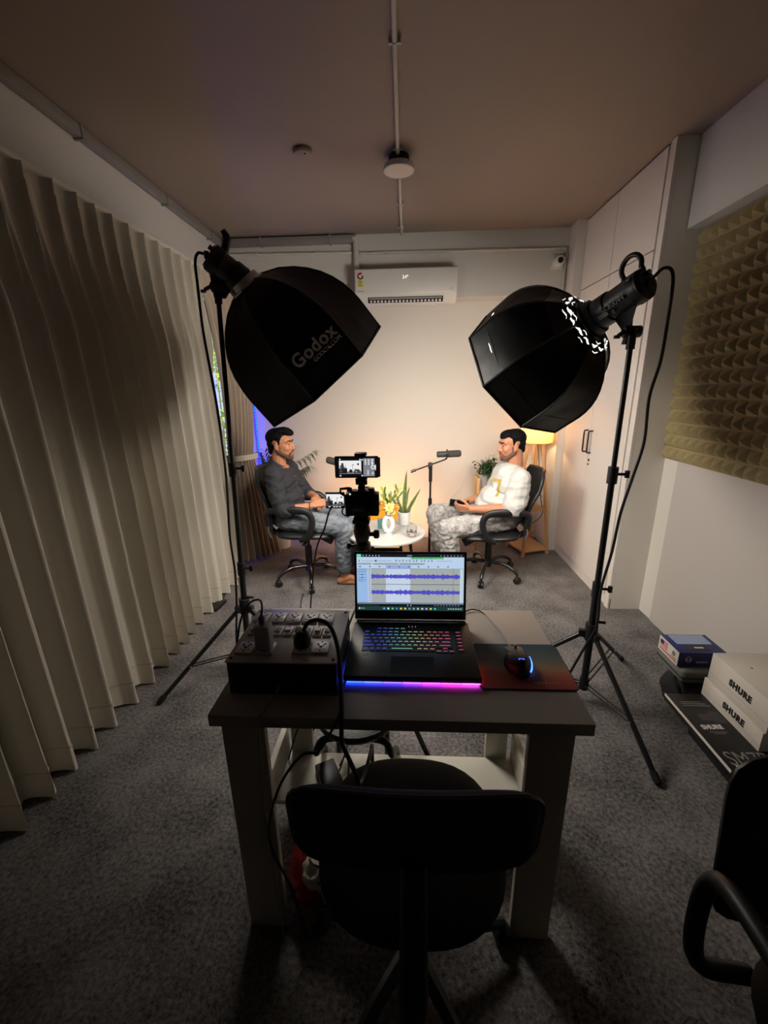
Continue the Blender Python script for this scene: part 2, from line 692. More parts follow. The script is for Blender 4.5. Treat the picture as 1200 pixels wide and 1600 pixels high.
# beam over the back wall and beam on the right above the foam
struct(MB().bb((-1.58, 3.96, 2.235), (1.345, YB, ZC)).build('trim_1', M['wall_up'], smooth=False))
struct(MB().bb((1.52, YF, 2.30), (XR, 2.68, ZC)).build('trim_2', M['wall_up'], smooth=False))
struct(MB().bb((1.335, 3.80, 0), (1.42, YB, ZC)).build('trim_3', M['lam'], smooth=False))
struct(MB().bb((-1.58, 4.150, 0), (1.335, YB, 0.075)).build('baseboard_back', M['white_paint'], smooth=False, bevel=0.003))
# window frame and glass behind the curtain
wf = MB()
for y in (WY0 + 0.02, 1.65, 2.8, WY1 - 0.02):
    wf.bb((XL - 0.09, y - 0.02, WZ0), (XL - 0.05, y + 0.02, WZ1))
for z in (WZ0 + 0.02, WZ1 - 0.02):
    wf.bb((XL - 0.089, WY0, z - 0.02), (XL - 0.051, WY1, z + 0.02))
win = struct(wf.build('window_1', M['black_metal'], smooth=False))
for i, (a, b) in enumerate(((WY0 + 0.04, 1.63), (1.67, 2.78), (2.82, WY1 - 0.04))):
    MB().bb((XL - 0.072, a, WZ0 + 0.04), (XL - 0.068, b, WZ1 - 0.04)).build('pane', M['window_glass'], win, smooth=False)
# leafy shrub outside, daylight on it
sh = MB()
rr = random.Random(3)
for i in range(2600):
    p = Vector((rr.uniform(-2.6, -2.15), rr.uniform(2.6, 6.4), rr.uniform(0.05, 2.3)))
    d = Vector((rr.uniform(-1, 1), rr.uniform(-1, 1), rr.uniform(-0.3, 1)))
    sh.leaf(p, d, rr.uniform(0.08, 0.16), rr.uniform(0.04, 0.07), n=2)
shrub = thing('garden_shrub', (-2.4, 4.4, 0), 'bright green leafy shrub outside the window, seen through the curtain gap', 'shrub')
lm, lnt, lb = new_mat('bright_leaf')
lb.inputs['Base Color'].default_value = lin((150, 190, 60)) + [1]
lb.inputs['Roughness'].default_value = 0.5
ltr = lnt.nodes.new('ShaderNodeBsdfTranslucent')
ltr.inputs[0].default_value = lin((190, 215, 80)) + [1]
lmx = lnt.nodes.new('ShaderNodeMixShader')
lnt.links.new(lb.outputs[0], lmx.inputs[1])
lnt.links.new(ltr.outputs[0], lmx.inputs[2])
lnt.links.new(lmx.outputs[0], lnt.nodes['Material Output'].inputs[0])
o = sh.build('foliage', lm, shrub, smooth=False, fix=False)
o['kind'] = 'stuff'
tk = MB()
for i in range(12):
    y = 2.8 + i * 0.3
    tk.tube([(-2.45, y, -0.02), (-2.42, y + 0.05, 1.0), (-2.38, y - 0.04, 2.1)], [0.014, 0.01, 0.005], 6)
tk.build('stem', M['wood'], shrub)
tag(struct(MB().bb((-8, -4, -0.2), (XL - 0.2, 9, -0.02)).build('ground_outside', M['soil'], smooth=False)))
SUN = bpy.data.lights.new('sun', 'SUN')
SUN.energy = 14.0
SUN.angle = math.radians(1.0)
SUN.color = (1, 0.96, 0.85)
so = bpy.data.objects.new('sun', SUN)
COL.objects.link(so)
so.rotation_euler = Vector((-0.02, 0.52, -0.85)).to_track_quat('-Z', 'Y').to_euler()

# ================================================================== WARDROBE
w = thing('wardrobe', (1.51, 3.25, 0), 'tall cream built-in wardrobe with two handled doors along the side wall', 'wardrobe')
MB().bb((XW + 0.02, 2.69, 0), (XR, 3.80, ZC)).build('carcass', M['lam'], w, smooth=False)
MB().bb((XW + 0.012, 2.69, 0), (XW + 0.02, 3.80, 0.075)).build('plinth', M['lam'], w, smooth=False)
MB().bb((XW, 2.69, 0.0), (XW + 0.02, 2.745, ZC)).build('side_frame', M['lam'], w, smooth=False, bevel=0.002)
for y0, y1, yh in ((3.300, 3.797, 3.335), (2.762, 3.294, 3.255)):
    d = MB().bb((XW, y0, 0.082), (XW + 0.019, y1, 2.222)).build('door', M['lam'], w, smooth=False, bevel=0.0015)
    hb = MB().tube([(XW, yh, 1.005), (XW - 0.028, yh, 1.008), (XW - 0.03, yh, 1.02), (XW - 0.03, yh, 1.155), (XW - 0.028, yh, 1.167), (XW, yh, 1.17)], 0.0065, 8)
    hb.build('handle', M['dark_chrome'], d)
    if yh < 3.3:
        MB().cyl((XW - 0.004, 3.265, 0.95), (XW + 0.002, 3.265, 0.95), 0.011).cyl((XW - 0.007, 3.265, 0.918), (XW + 0.001, 3.265, 0.918), 0.007).build('lock', M['dark_chrome'], d)
for y0, y1 in ((3.300, 3.797), (2.762, 3.294)):
    MB().bb((XW, y0, 2.23), (XW + 0.019, y1, ZC - 0.01)).build('loft_door', M['lam'], w, smooth=False, bevel=0.0015)

# ================================================================== ACOUSTIC FOAM
fo = thing('acoustic_foam', (XR, 1.7, 1.06), 'olive pyramid acoustic foam covering the side wall above the white panel', 'foam')
PT = 0.0725
ftile = {}


def foam_mesh(ny, nz):
    if (ny, nz) in ftile:
        return ftile[(ny, nz)]
    mb = MB()
    n = 4
    prof = [0, 0.42, 0.80, 1.0]
    # each pyramid as stepped-in rings, sides slightly concave
    for i in range(ny):
        for j in range(nz):
            cy, cz = -(i + 0.5) * PT, (j + 0.5) * PT
            rg = random.Random(i * 31 + j)
            lean = (rg.uniform(-0.006, 0.006), rg.uniform(-0.010, 0.0))
            rings = [(0.034, 0.018), (0.026, 0.030), (0.014, 0.045), (0.003, 0.052)]
            vs = []
            for q, (h, x) in enumerate(rings):
                t = q / 3
                for sy, sz in ((-1, -1), (1, -1), (1, 1), (-1, 1)):
                    vs.append((-x, cy + sy * h + lean[0] * t, cz + sz * h + lean[1] * t))
            fs = []
            for q in range(3):
                for k in range(4):
                    fs.append((q * 4 + k, q * 4 + (k + 1) % 4, q * 4 + 4 + (k + 1) % 4, q * 4 + 4 + k))
            fs.append((12, 13, 14, 15))
            mb.add(vs, fs)
    mb.bb((-0.02, -ny * PT + 0.0008, 0.0008), (0, -0.0008, nz * PT - 0.0008))
    me = mb.mesh('foam_tile', M['foam'], smooth=True, angle=25)
    ftile[(ny, nz)] = me
    return me


for c in range(4):
    for (r, z, nz) in ((0, 1.06, 7), (1, 1.5675, 7), (2, 2.075, 3)):
        o = bpy.data.objects.new('foam_tile', foam_mesh(7, nz))
        COL.objects.link(o)
        o.parent = fo
        o.location = Vector((XR, 2.68 - c * 0.5075, z)) - Vector(fo.location)

# white lining board under the foam
struct(MB().bb((XR - 0.006, 0.4, 0), (XR, 2.55, 1.058)).build('trim_4', mat('lining_board', (202, 195, 186), 0.45, var=0.015, vscale=3), smooth=False))

# ================================================================== PIPES AND CEILING FIXTURES
# flat grey duct: along the left ceiling corner, along the back beam, then down into the air conditioner
t = thing('cable_duct', (-1.5, 2.5, 2.66), 'grey cable duct running along the ceiling corner above the long curtain', 'duct')
MB().bb((-1.578, 0.3, 2.668), (-1.535, 3.95, 2.722)).bb((-1.575, 3.905, 2.655), (-0.43, 3.958, 2.712)).build('channel', M['duct'], t, bevel=0.006)
MB().tube([(-0.47, 3.93, 2.684), (-0.425, 3.93, 2.684), (-0.41, 3.93, 2.66), (-0.408, 3.93, 2.45)], 0.024, 12, smooth=5).build('drop_pipe', M['pipe'], t)
for y in (1.6, 2.35, 3.1, 3.75):
    MB().bb((-1.579, y - 0.008, 2.66), (-1.53, y + 0.008, 2.724)).build('clip', M['duct'], t)
for x in (-1.2, -0.62):
    MB().bb((x - 0.006, 3.90, 2.65), (x + 0.006, 3.959, 2.718)).build('clip', M['duct'], t)


def conduit(name, pts, r, label, clamps, m='pipe'):
    t = thing(name, pts[0], label, 'conduit')
    MB().tube(pts, r, 10).build('pipe', M[m], t)
    for c, ax in clamps:
        c = Vector(c)
        u = Vector(ax)
        MB().tube([c - u * 0.006, c + u * 0.006], r * 1.25, 10).box(c, (0.012 if u.x else r * 4.4, 0.012 if u.y else r * 4.4, r * 1.6) if not u.z else (r * 4.4, r * 1.6, 0.012)).build('saddle', M[m], t)
    return t


conduit('conduit', [(-0.035, 0.2, ZC - 0.012), (-0.04, 2.74, ZC - 0.012)], 0.0105, 'grey-white pipe on the ceiling coming towards the camera from the round lamp', [((-0.038, y, ZC - 0.012), (0, 1, 0)) for y in (1.2, 1.95, 2.66)])
conduit('conduit', [(-0.036, 2.825, ZC - 0.012), (-0.03, 3.96, ZC - 0.012)], 0.0105, 'short white pipe on the ceiling between round lamp and air conditioner', [((-0.033, y, ZC - 0.012), (0, 1, 0)) for y in (3.35, 3.8)])
conduit('conduit', [(-1.52, 3.949, 2.605), (-0.44, 3.949, 2.59)], 0.011, 'white pipe under the grey duct on the back beam', [((x, 3.949, 2.598), (1, 0, 0)) for x in (-1.25, -0.75)])
conduit('conduit', [(-0.375, 3.949, 2.585), (1.31, 3.949, 2.573), (1.312, 3.949, 2.24)], 0.011, 'white pipe above the air conditioner bending down past the camera dome', [((x, 3.949, 2.582 - (x + .375) * 0.007), (1, 0, 0)) for x in (-0.16, 0.36, 0.85)])
conduit('conduit', [(1.262, 4.151, 1.8), (1.262, 4.151, 0.62)], 0.011, 'white vertical pipe on the back wall behind the wooden floor lamp', [((1.262, 4.151, z), (0, 0, 1)) for z in (1.4, 0.92)])

t = thing('ceiling_light', (-0.035, 2.765, ZC), 'round white ceiling light fitting, switched off, on its pipe', 'ceiling light')
MB().lathe([(0.055, 0), (0.06, -0.035), (0.058, -0.04)], (-0.035, 2.765, ZC)).build('mount', M['black_matte'], t)
MB().lathe([(0.05, -0.04), (0.084, -0.045), (0.088, -0.06), (0.085, -0.072), (0.078, -0.074)], (-0.035, 2.765, ZC), n=36).build('housing', M['white_plastic'], t)
MB().lathe([(0.077, -0.0735), (0.05, -0.077), (0.0, -0.078)], (-0.035, 2.765, ZC), n=36, cap=False).build('lens', mat('frosted_lens', (244, 232, 218), 0.5), t)
t = thing('smoke_detector', (-0.545, 2.66, ZC), 'small flat white smoke detector on the dim ceiling', 'smoke detector')
MB().lathe([(0.05, 0), (0.052, -0.012), (0.046, -0.022), (0.03, -0.026), (0, -0.027)], (-0.545, 2.66, ZC), cap=False).build('body', M['ceiling'], t)
MB().cyl((-0.53, 2.64, ZC - 0.0255), (-0.53, 2.64, ZC - 0.029), 0.005).build('indicator', M['hole'], t)
t = thing('security_camera', (1.245, 3.95, 2.48), 'white dome security camera high in the back corner near the wardrobe', 'camera')
MB().box((1.245, 3.952, 2.475), (0.10, 0.016, 0.11)).build('back_box', M['white_plastic'], t, bevel=0.006)
MB().lathe([(0.043, 0), (0.044, 0.03), (0.036, 0.05), (0.022, 0.056)], (1.25, 3.944, 2.48), (0.05, -1, -0.12), 28).build('housing', M['white_plastic'], t)
MB().lathe([(0.022, 0.054), (0.02, 0.064), (0.008, 0.07), (0, 0.071)], (1.25, 3.944, 2.48), (0.05, -1, -0.12), 24, cap=False).build('lens', M['hole'], t)
MB().tube([(1.29, 3.945, 2.5), (1.315, 3.945, 2.5), (1.318, 3.945, 2.53)], 0.008, 8).build('cable_gland', M['white_plastic'], t)

# ================================================================== AIR CONDITIONER
t = thing('air_conditioner', (0, 3.88, 2.17), 'white split air conditioner showing 24 degrees on the back beam', 'air conditioner')
A0, A1, AY, AZ0, AZ1 = -0.412, 0.418, 3.80, 2.172, 2.437
prof = [(3.96, AZ1), (AY + 0.02, AZ1), (AY, AZ1 - 0.015), (AY, AZ0 + 0.075), (AY + 0.012, AZ0 + 0.058), (AY + 0.06, AZ0 + 0.006), (3.94, AZ0), (3.96, AZ0)]
MB().prism([(A0, y, z) for y, z in prof], (A1 - A0, 0, 0)).build('body', M['white_plastic'], t, bevel=0.003)
MB().bb((A0 + 0.01, AY - 0.004, AZ0 + 0.078), (A1 - 0.01, AY + 0.002, AZ1 - 0.012)).build('front_panel', M['white_plastic'], t, bevel=0.002)
# vent slot on the sloping lower front
sl = Vector((0, 0.048, -0.052)).normalized()
nr = Vector((0, -0.052, -0.048)).normalized()
ctr = Vector((0.0, AY + 0.035, AZ0 + 0.033))
RS = Matrix((Vector((1, 0, 0)), sl, nr)).transposed()
MB().box(ctr + nr * 0.0015, (0.62, 0.05, 0.003), RS).build('vent_slot', M['hole'], t)
MB().box(ctr + nr * 0.009 - sl * 0.018, (0.60, 0.013, 0.004), RS).build('vent_flap', M['duct'], t)
for k in range(20):
    MB().box(ctr + Vector((-0.285 + k * 0.03, 0, 0)) + nr * 0.006 + sl * 0.008, (0.016, 0.016, 0.008), RS).build('louvre', M['white_plastic'], t)
text('digits', '24°', 0.034, emis((235, 235, 225), 1.0), t, (0.0, AY - 0.0048, AZ1 - 0.075), (1, 0, 0), (0, 0, 1), bold=0.001)
text('lettering', 'Panasonic', 0.013, M['print_black'], t, (A0 + 0.048, AY - 0.0046, AZ0 + 0.095), (1, 0, 0), (0, 0, 1))
text('lettering', 'inverter', 0.010, M['print_grey'], t, (A1 - 0.045, AY - 0.0046, AZ0 + 0.10), (1, 0, 0), (0, 0, 1))
st = MB()
st.bb((A0 + 0.022, AY - 0.0047, AZ0 + 0.125), (A0 + 0.07, AY - 0.0042, AZ1 - 0.045), 0)
cx, cz = A0 + 0.046, AZ1 - 0.058


def disc(mb, cx, cz, r, a0, a1, y, mi, n=14):
    pts = [(cx, y, cz)] + [(cx + r * math.cos(a0 + (a1 - a0) * i / n), y, cz + r * math.sin(a0 + (a1 - a0) * i / n)) for i in range(n + 1)]
    mb.add(pts, [(0, i + 1, i + 2) for i in range(n)], mi)


disc(st, cx, cz, 0.03, 0, 2 * PI, AY - 0.0049, 1, 24)
disc(st, cx, cz, 0.026, 0.9, PI * 0.98, AY - 0.0051, 2)
disc(st, cx, cz, 0.026, PI, 2 * PI, AY - 0.0051, 3)
disc(st, cx, cz - 0.004, 0.012, 0, 2 * PI, AY - 0.0053, 1)
for k in range(4):
    st.bb((A0 + 0.028, AY - 0.0050, AZ0 + 0.134 + k * 0.012), (A0 + 0.062 - (k % 2) * 0.01, AY - 0.0046, AZ0 + 0.138 + k * 0.012), 3)
st.build('energy_sticker', [mat('sticker_yellow', (222, 210, 120), 0.5), M['print_white'], M['red'], M['print_black']], t, smooth=False, fix=False)

# ================================================================== CURTAINS
TRACK_Z = 2.335
t = tag(MB().bb((-1.50, 0.3, TRACK_Z), (-1.44, 4.12, TRACK_Z + 0.022)).build('curtain_track', M['white_paint'], bevel=0.002), 'thin white curtain track above the pleated curtains', 'curtain track')


def curtain_wave(y, seed=0.0):
    """phase that advances unevenly, so that the folds differ in width"""
    return 2 * PI * (y / 0.128) + 1.1 * noise.noise(Vector((y * 2.3, seed, 0))) * 2.2


def long_curtain(u, v):
    z = 0.018 + (TRACK_Z - 0.018) * v
    y = 0.35 + (3.09 + 0.065 * z - 0.35) * u
    ph = curtain_wave(y)
    s = math.sin(ph)
    # pinch pleats near the heading, full round folds below
    k = min(1.0, max(0.0, (TRACK_Z - z) / 0.55))
    pinch = (max(0.0, math.cos(ph)) ** 6) * 0.042 - 0.004
    fold = math.copysign(abs(s) ** 0.75, s) * (0.045 + 0.022 * noise.noise(Vector((y * 3.1, 3.3, z * 0.25))))
    fold += 0.012 * math.sin(ph * 2.1 + 1.3) * k
    x = -1.462 + pinch * (1 - k) + (fold + 0.02) * k
    x += 0.05 * (1 - v) * k + 0.008 * noise.noise(Vector((y * 6, z * 1.2, 1.7)))
    yy = y + 0.018 * k * math.cos(ph + 0.8) + 0.05 * (1 - v) * noise.noise(Vector((y * 1.4, 7.7, 0)))
    # creases low down
    if z < 0.22:
        x += 0.012 * noise.noise(Vector((y * 20, z * 14, 0))) * (1 - z / 0.22)
    zz = z if v > 0.0 else z - 0.006 * (1 + s)
    return Vector((x, yy, zz))


t = thing('curtain', (-1.46, 1.7, 0), 'long cream pinch-pleated curtain hanging closed along the window wall', 'curtain')
MB().grid(long_curtain, 620, 40).build('drape', M['curtain'], t, fix=False)


def hem(u, v):
    p = long_curtain(u, 0.045 + 0.004 * v)
    return p + Vector((0.0035, 0, 0))


MB().grid(hem, 620, 1).build('hem_seam', M['curtain_brown'], t, fix=False)


def tied(u, v):
    z = 0.015 + (TRACK_Z - 0.015) * v
    zt = 0.95
    if z > zt:
        k = (z - zt) / (TRACK_Z - zt)
        k2 = k ** 0.8
        y0, y1 = 3.49 + (3.20 - 3.49) * k ** 2.6, 3.66 + (4.08 - 3.66) * k2
        xa, xb = -1.51 + 0.05 * k, -1.36 - 0.10 * k
        amp = 0.022 + 0.016 * k
    else:
        k = (zt - z) / zt
        k2 = k ** 0.85
        y0, y1 = 3.47 - 0.05 * k2, 3.66 + 0.07 * k2
        xa, xb = -1.51 - 0.04 * k2, -1.36 + 0.15 * k2
        amp = 0.022 + 0.02 * k
    ph = u * 2 * PI * 8.5 + 1.2 * noise.noise(Vector((u * 5, 2.0, z * 0.3)))
    off = amp * math.sin(ph)
    if v > 0.93:
        off *= 0.6
    d = Vector((xb - xa, y1 - y0, 0))
    n = Vector((d.y, -d.x, 0)).normalized()
    bulge = math.sin(PI * u) * (0.05 if z < 1.6 else 0.02)
    return Vector((xa, y0, z)) + d * u + n * (off + bulge)


t = thing('curtain', (-1.42, 3.55, 0), 'taupe curtain panel gathered by a tieback beside the blue-lit corner', 'curtain')
MB().grid(tied, 260, 60).build('drape', M['curtain_brown'], t, fix=False)


def tieband(u, v):
    a = 2 * PI * u
    c = Vector((-1.425, 3.555, 0.93 + 0.045 * v))
    d = Vector((0.15, 0.19, 0)).normalized()
    n = Vector((d.y, -d.x, 0))
    return c + d * 0.15 * math.cos(a) + n * (0.075 * math.sin(a) + 0.02)


MB().grid(tieband, 40, 3).build('tieback', M['curtain'], t, fix=False)

# black pedal-like adapter lying at the curtain hem
t = thing('power_adapter', (-1.36, 2.66, 0), 'small flat black adapter lying on the carpet at the curtain hem', 'adapter')
MB().box((-1.36, 2.66, 0.012), (0.06, 0.15, 0.024), rotz(-0.1)).build('case', M['black'], t, bevel=0.004)
MB().tube([(-1.355, 2.73, 0.012), (-1.37, 2.8, 0.008), (-1.42, 2.9, 0.006)], 0.004, 6, smooth=4).build('lead', M['black'], t)

# ================================================================== BLUE LED STRIP
t = thing('led_strip', (-1.47, 4.14, 0), 'glowing blue LED light strip standing upright in the back corner', 'light strip')
MB().bb((-1.474, 4.139, 0.05), (-1.458, 4.147, 1.67)).build('channel', M['white_plastic'], t, smooth=False)
MB().bb((-1.471, 4.132, 0.06), (-1.459, 4.139, 1.66)).build('tape', emis((0.0, 0.004, 1.0), LED_BLUE, True), t, smooth=False)
dots = MB()
for k in range(53):
    z = 0.08 + k * 0.03
    dots.box((-1.466, 4.1315, z), (0.008, 0.002, 0.01))
do = dots.build('diode', emis((90, 150, 255), 2.0), t, smooth=False)
do['kind'] = 'stuff'

# ================================================================== STUDIO LIGHTS
def light_stand(base, top, ang0, zhub, leg_r, label, zlow=0.10, knobs=(), group=None):
    t = thing('light_stand', (base[0], base[1], 0), label, 'light stand', group)
    b, tp = Vector((base[0], base[1], 0)), Vector(top)

    def at(z):
        return b + (tp - b) * (z / tp.z)
    # telescoping pole: three sections
    zs = [zlow - 0.02, zhub + 0.22, zhub + 0.75, tp.z]
    for i, r in enumerate((0.0165, 0.0135, 0.0105)):
        MB().cyl(at(zs[i]), at(zs[i + 1]), r, n=14).build('pole', M['black_metal'], t)
    for z in zs[1:3]:
        c = MB().cyl(at(z - 0.04), at(z + 0.03), 0.021, n=14).build('collar', M['black'], t)
        MB().cyl(at(z) + Vector((0.018, -0.004, 0)), at(z) + Vector((0.05, -0.008, 0)), 0.006).box(at(z) + Vector((0.055, -0.008, 0)), (0.016, 0.012, 0.03)).build('knob', M['black'], c)
    hub = MB().cyl(at(zhub - 0.045), at(zhub + 0.04), 0.028, n=14)
    for k in range(3):
        a = ang0 + k * 2 * PI / 3
        hub.box(at(zhub - 0.015) + Vector((math.cos(a), math.sin(a), 0)) * 0.035, (0.035, 0.026, 0.035), rotz(a))
    h = hub.build('hub', M['black'], t, bevel=0.002)
    MB().cyl(at(zhub + 0.05), at(zhub + 0.05) + Vector((0.055, -0.01, 0)), 0.007).build('knob', M['black'], h)
    MB().cyl(at(zlow - 0.03), at(zlow + 0.03), 0.022, n=14).build('lower_collar', M['black'], t)
    for k in range(3):
        a = ang0 + k * 2 * PI / 3
        d = Vector((math.cos(a), math.sin(a), 0))
        s = Vector((-d.y, d.x, 0))
        p0 = at(zhub - 0.02) + d * 0.04
        p1 = b + d * leg_r + Vector((0, 0, 0.012))
        lg = MB().tube([p0, p1], 0.0115, 10).build('leg', M['black_metal'], t)
        MB().tube([lerp(p0, p1, 0.94), p1], 0.0145, 10).ell(p1, 0.0125).build('rubber_foot', M['black_matte'], lg)
        m = lerp(p0, p1, 0.62)
        q = at(zlow) + d * 0.02
        br = MB()
        for sg in (-1, 1):
            br.tube([q + s * 0.011 * sg, m + s * 0.011 * sg], 0.0038, 6)
        br.build('brace', M['black_metal'], t)
        MB().cyl(m - s * 0.018, m + s * 0.018, 0.005, n=8).build('rivet', M['silver'], lg)
    MB().cyl(at(tp.z - 0.06), at(tp.z + 0.015), 0.016, n=12).build('spigot', M['black'], t)
    return t


def softbox(ring, center, R, spin, dirn, Lg, label, glow, gloss=False, skirt=0.10):
    ring, center = Vector(ring), Vector(center)
    a = (center - ring).normalized()
    u = a.cross(Vector((0, 0, 1))).normalized()
    v = u.cross(a)
    t = thing('softbox', ring, label, 'softbox')
    L = (center - ring).length
    r0 = 0.085
    n = 9

    def rib(k, s):
        """point on rib k at arc fraction s (0 at the ring, 1 at the start of the skirt)"""
        ang = spin + dirn * k * PI / 4
        d = u * math.cos(ang) + v * math.sin(ang)
        r = r0 + (R - r0) * (1 - (1 - s) ** 2.3) ** 0.9
        return ring + a * (L - skirt) * (s ** 1.15) + d * r

    def rim(k, x=0.0):
        ang = spin + dirn * k * PI / 4
        d = u * math.cos(ang) + v * math.sin(ang)
        return center + a * x + d * (R + 0.004)
    for k in range(8):
        mb = MB()

        def fn(i, j, k=k):
            if j >= 0.999:
                p0, p1 = rim(k), rim(k + 1)
            else:
                s = j / 0.9
                s = min(s, 1.0)
                p0, p1 = rib(k, s), rib(k + 1, s)
            p = p0 * (1 - i) + p1 * i
            # cloth sags a little between the ribs, with small creases
            mid = math.sin(PI * i)
            inw = (ring + a * (p - ring).dot(a)) - p
            inw = inw.normalized() if inw.length > 1e-6 else inw
            sg = 0.012 * mid * math.sin(PI * min(1, j * 1.02))
            cr = 0.004 * mid * noise.noise(p * 14)
            if j < 0.25:
                cr += 0.010 * (1 - j / 0.25) * noise.noise(Vector((i * 9 + k * 3.1, j * 30, 1.0))) * (1 if j > 0.02 else 0)
            return p + inw * (sg + cr)
        mb.grid(fn, 12, 20)
        mats = [M['softbox'], M['softbox_gloss']]
        if gloss:
            for q, f in enumerate(mb.f):
                if q // 12 < 5:
                    mb.m[q] = 1
        me = mb.build('panel', mats, t, fix=False)
        MB().tube([rib(k, s / n) * 1.0 for s in range(n + 1)] + [rim(k)], 0.0045, 6).build('rib', M['black_metal'], t)
        MB().tube([rim(k), rim(k + 1)], 0.006, 6).build('rim_piping', M['softbox'], t)
    # front diffuser, set back inside the skirt
    df = MB()
    pts = []
    for k in range(8):
        p = rim(k, -skirt * 0.88)
        pts.append(center + (p - center) * 0.985)
    c0 = center - a * skirt * 0.88
    df.add([c0] + pts, [(0, 1 + i, 1 + (i + 1) % 8) if dirn > 0 else (0, 1 + (i + 1) % 8, 1 + i) for i in range(8)])
    df.build('diffuser', emis(SOFT_COL, glow, True), t, smooth=False, fix=False)
    # mounting ring
    MB().lathe([(0.062, -0.03), (0.075, -0.03), (0.078, -0.005), (0.095, 0.0), (0.095, 0.008), (0.062, 0.008)], ring, a, 28).build('speed_ring', M['silver'] if not gloss else M['black'], t)
    return t, rib, rim, a, u, v


def lamp_head(front, backp, pole_top, label, seedtxt=None, handle='blade'):
    f, b = Vector(front), Vector(backp)
    d = (f - b).normalized()
    t = thing('studio_light', pole_top, label, 'studio light')
    L = (f - b).length
    MB().lathe([(0.045, 0.0), (0.058, 0.012), (0.060, 0.05), (0.056, 0.055), (0.056, L * 0.62), (0.062, L * 0.64), (0.064, L - 0.01), (0.058, L)], b, d, 28).build('body', M['black'], t)
    fins = MB()
    for k in range(3):
        q = b + d * (0.02 + 0.011 * k)
        fins.lathe([(0.057, 0), (0.0595, 0.002), (0.0595, 0.005), (0.057, 0.007)], q, d, 24)
    fins.build('cooling_fins', M['black_metal'], t)
    # tilt bracket from the body to the spigot
    p = Vector(pole_top)
    m = b + d * L * 0.42
    bk = MB()
    side = d.cross(Vector((0, 0, 1))).normalized()
    lo = p + Vector((0, 0, 0.0))
    dn = (lo - m).normalized()
    bk.prism([lo - Vector((0, 0, 0.05)) + Vector((-0.022, 0, 0)), lo - Vector((0, 0, 0.05)) + Vector((0.022, 0, 0)), m + d * 0.05 + dn * 0.05, m - d * 0.05 + dn * 0.05], (0, 0.03, 0))
    bk.cyl(lo + Vector((-0.03, 0.01, -0.005)), lo + Vector((0.035, 0.01, -0.005)), 0.022)
    k = bk.build('tilt_bracket', M['black'], t, bevel=0.003)
    MB().tube([lo + Vector((-0.03, 0, -0.005)), lo + Vector((-0.055, -0.01, -0.02))], 0.008, 8).box(lo + Vector((-0.06, -0.01, -0.025)), (0.02, 0.012, 0.012)).build('lever', M['black'], k)
    upv = (Vector((0, 0, 1)) - d * d.z).normalized()
    if handle == 'blade':
        h0 = b + d * 0.045 + upv * 0.052
        MB().tube([h0, h0 + upv * 0.03 + Vector((0, 0, 0.03)), h0 + Vector((0.004, 0, 0.085))], [0.017, 0.018, 0.011], 12, smooth=3).build('handle', M['black'], t)
    else:
        c = b + d * 0.05 + upv * 0.09
        pts = []
        for i in range(15):
            an = -0.5 + (PI + 1.0) * i / 14
            pts.append(c + side * 0.0 + d * 0.042 * math.cos(an) + upv * 0.042 * math.sin(an))
        MB().tube([b + d * 0.092 + upv * 0.05] + pts + [b + d * 0.008 + upv * 0.05], 0.0095, 10).build('handle', M['black'], t)
    MB().cyl(b - d * 0.012 + upv * -0.01, b + d * 0.002, 0.016).build('power_inlet', M['black'], t)
    MB().cyl(b - d * 0.014 + upv * 0.03, b + d * 0.002 + upv * 0.03, 0.010).build('dial', M['dark_chrome'], t)
    return t, d, upv, side, b, L


# --- left light, by the curtain
light_stand((-0.887, 2.0), (-0.822, 2.0, 1.93), math.atan2(1.686 - 2.0, -1.231 + 0.887), 0.385, 0.468,
            'black tripod light stand in front of the long curtain')
ringL, cenL = (-0.709, 2.055, 1.946), (-0.426, 2.204, 1.57)
sb, rib, rim, a, u, v = softbox(ringL, cenL, 0.37, 1.072, -1, 0.49, 'large black octagonal softbox with grey lettering, near the curtain', SOFT_L)
# lettering on the panel between ribs 1 and 2, its baseline parallel to the rim
B_, C_ = rib(1, 0.62), rib(2, 0.62)
B2, C2 = rib(1, 0.95), rib(2, 0.95)
mid_lo, mid_hi = (B2 + C2) / 2, (B_ + C_) / 2
xd = (B2 - C2).normalized()
yd = (mid_hi - mid_lo)
nrm_ = xd.cross(yd).normalized()
text('lettering', 'Godox', 0.074, mat('faded_print', (205, 198, 192), 0.6, var=0.1), sb, lerp(mid_lo, mid_hi, 0.24) + xd * 0.005, xd, yd, extrude=0.012, bold=0.0015)
text('lettering', 'GODOX.COM', 0.024, mat('faded_print_small', (190, 184, 180), 0.6, var=0.1), sb, lerp(mid_lo, mid_hi, -0.03) + xd * 0.045, xd, yd, extrude=0.012)
lamp_head(Vector(ringL) + Vector((-0.012, -0.006, 0.014)), (-0.835, 1.975, 2.055), (-0.822, 2.0, 1.945), 'black studio lamp with upright handle above the long curtain')

# --- right light, by the wardrobe
light_stand((0.872, 1.78), (0.868, 1.78, 1.69), math.radians(-77), 0.39, 0.475,
            'black tripod light stand in front of the wardrobe side')
ringR, cenR = (0.789, 1.981, 1.764), (0.571, 2.224, 1.558)
sb2, rib2, rim2, a2, u2, v2 = softbox(ringR, cenR, 0.332, 2.551, 1, 0.39, 'black ribbed octagonal softbox with glossy wrinkled collar, near the wardrobe', SOFT_R, gloss=True)
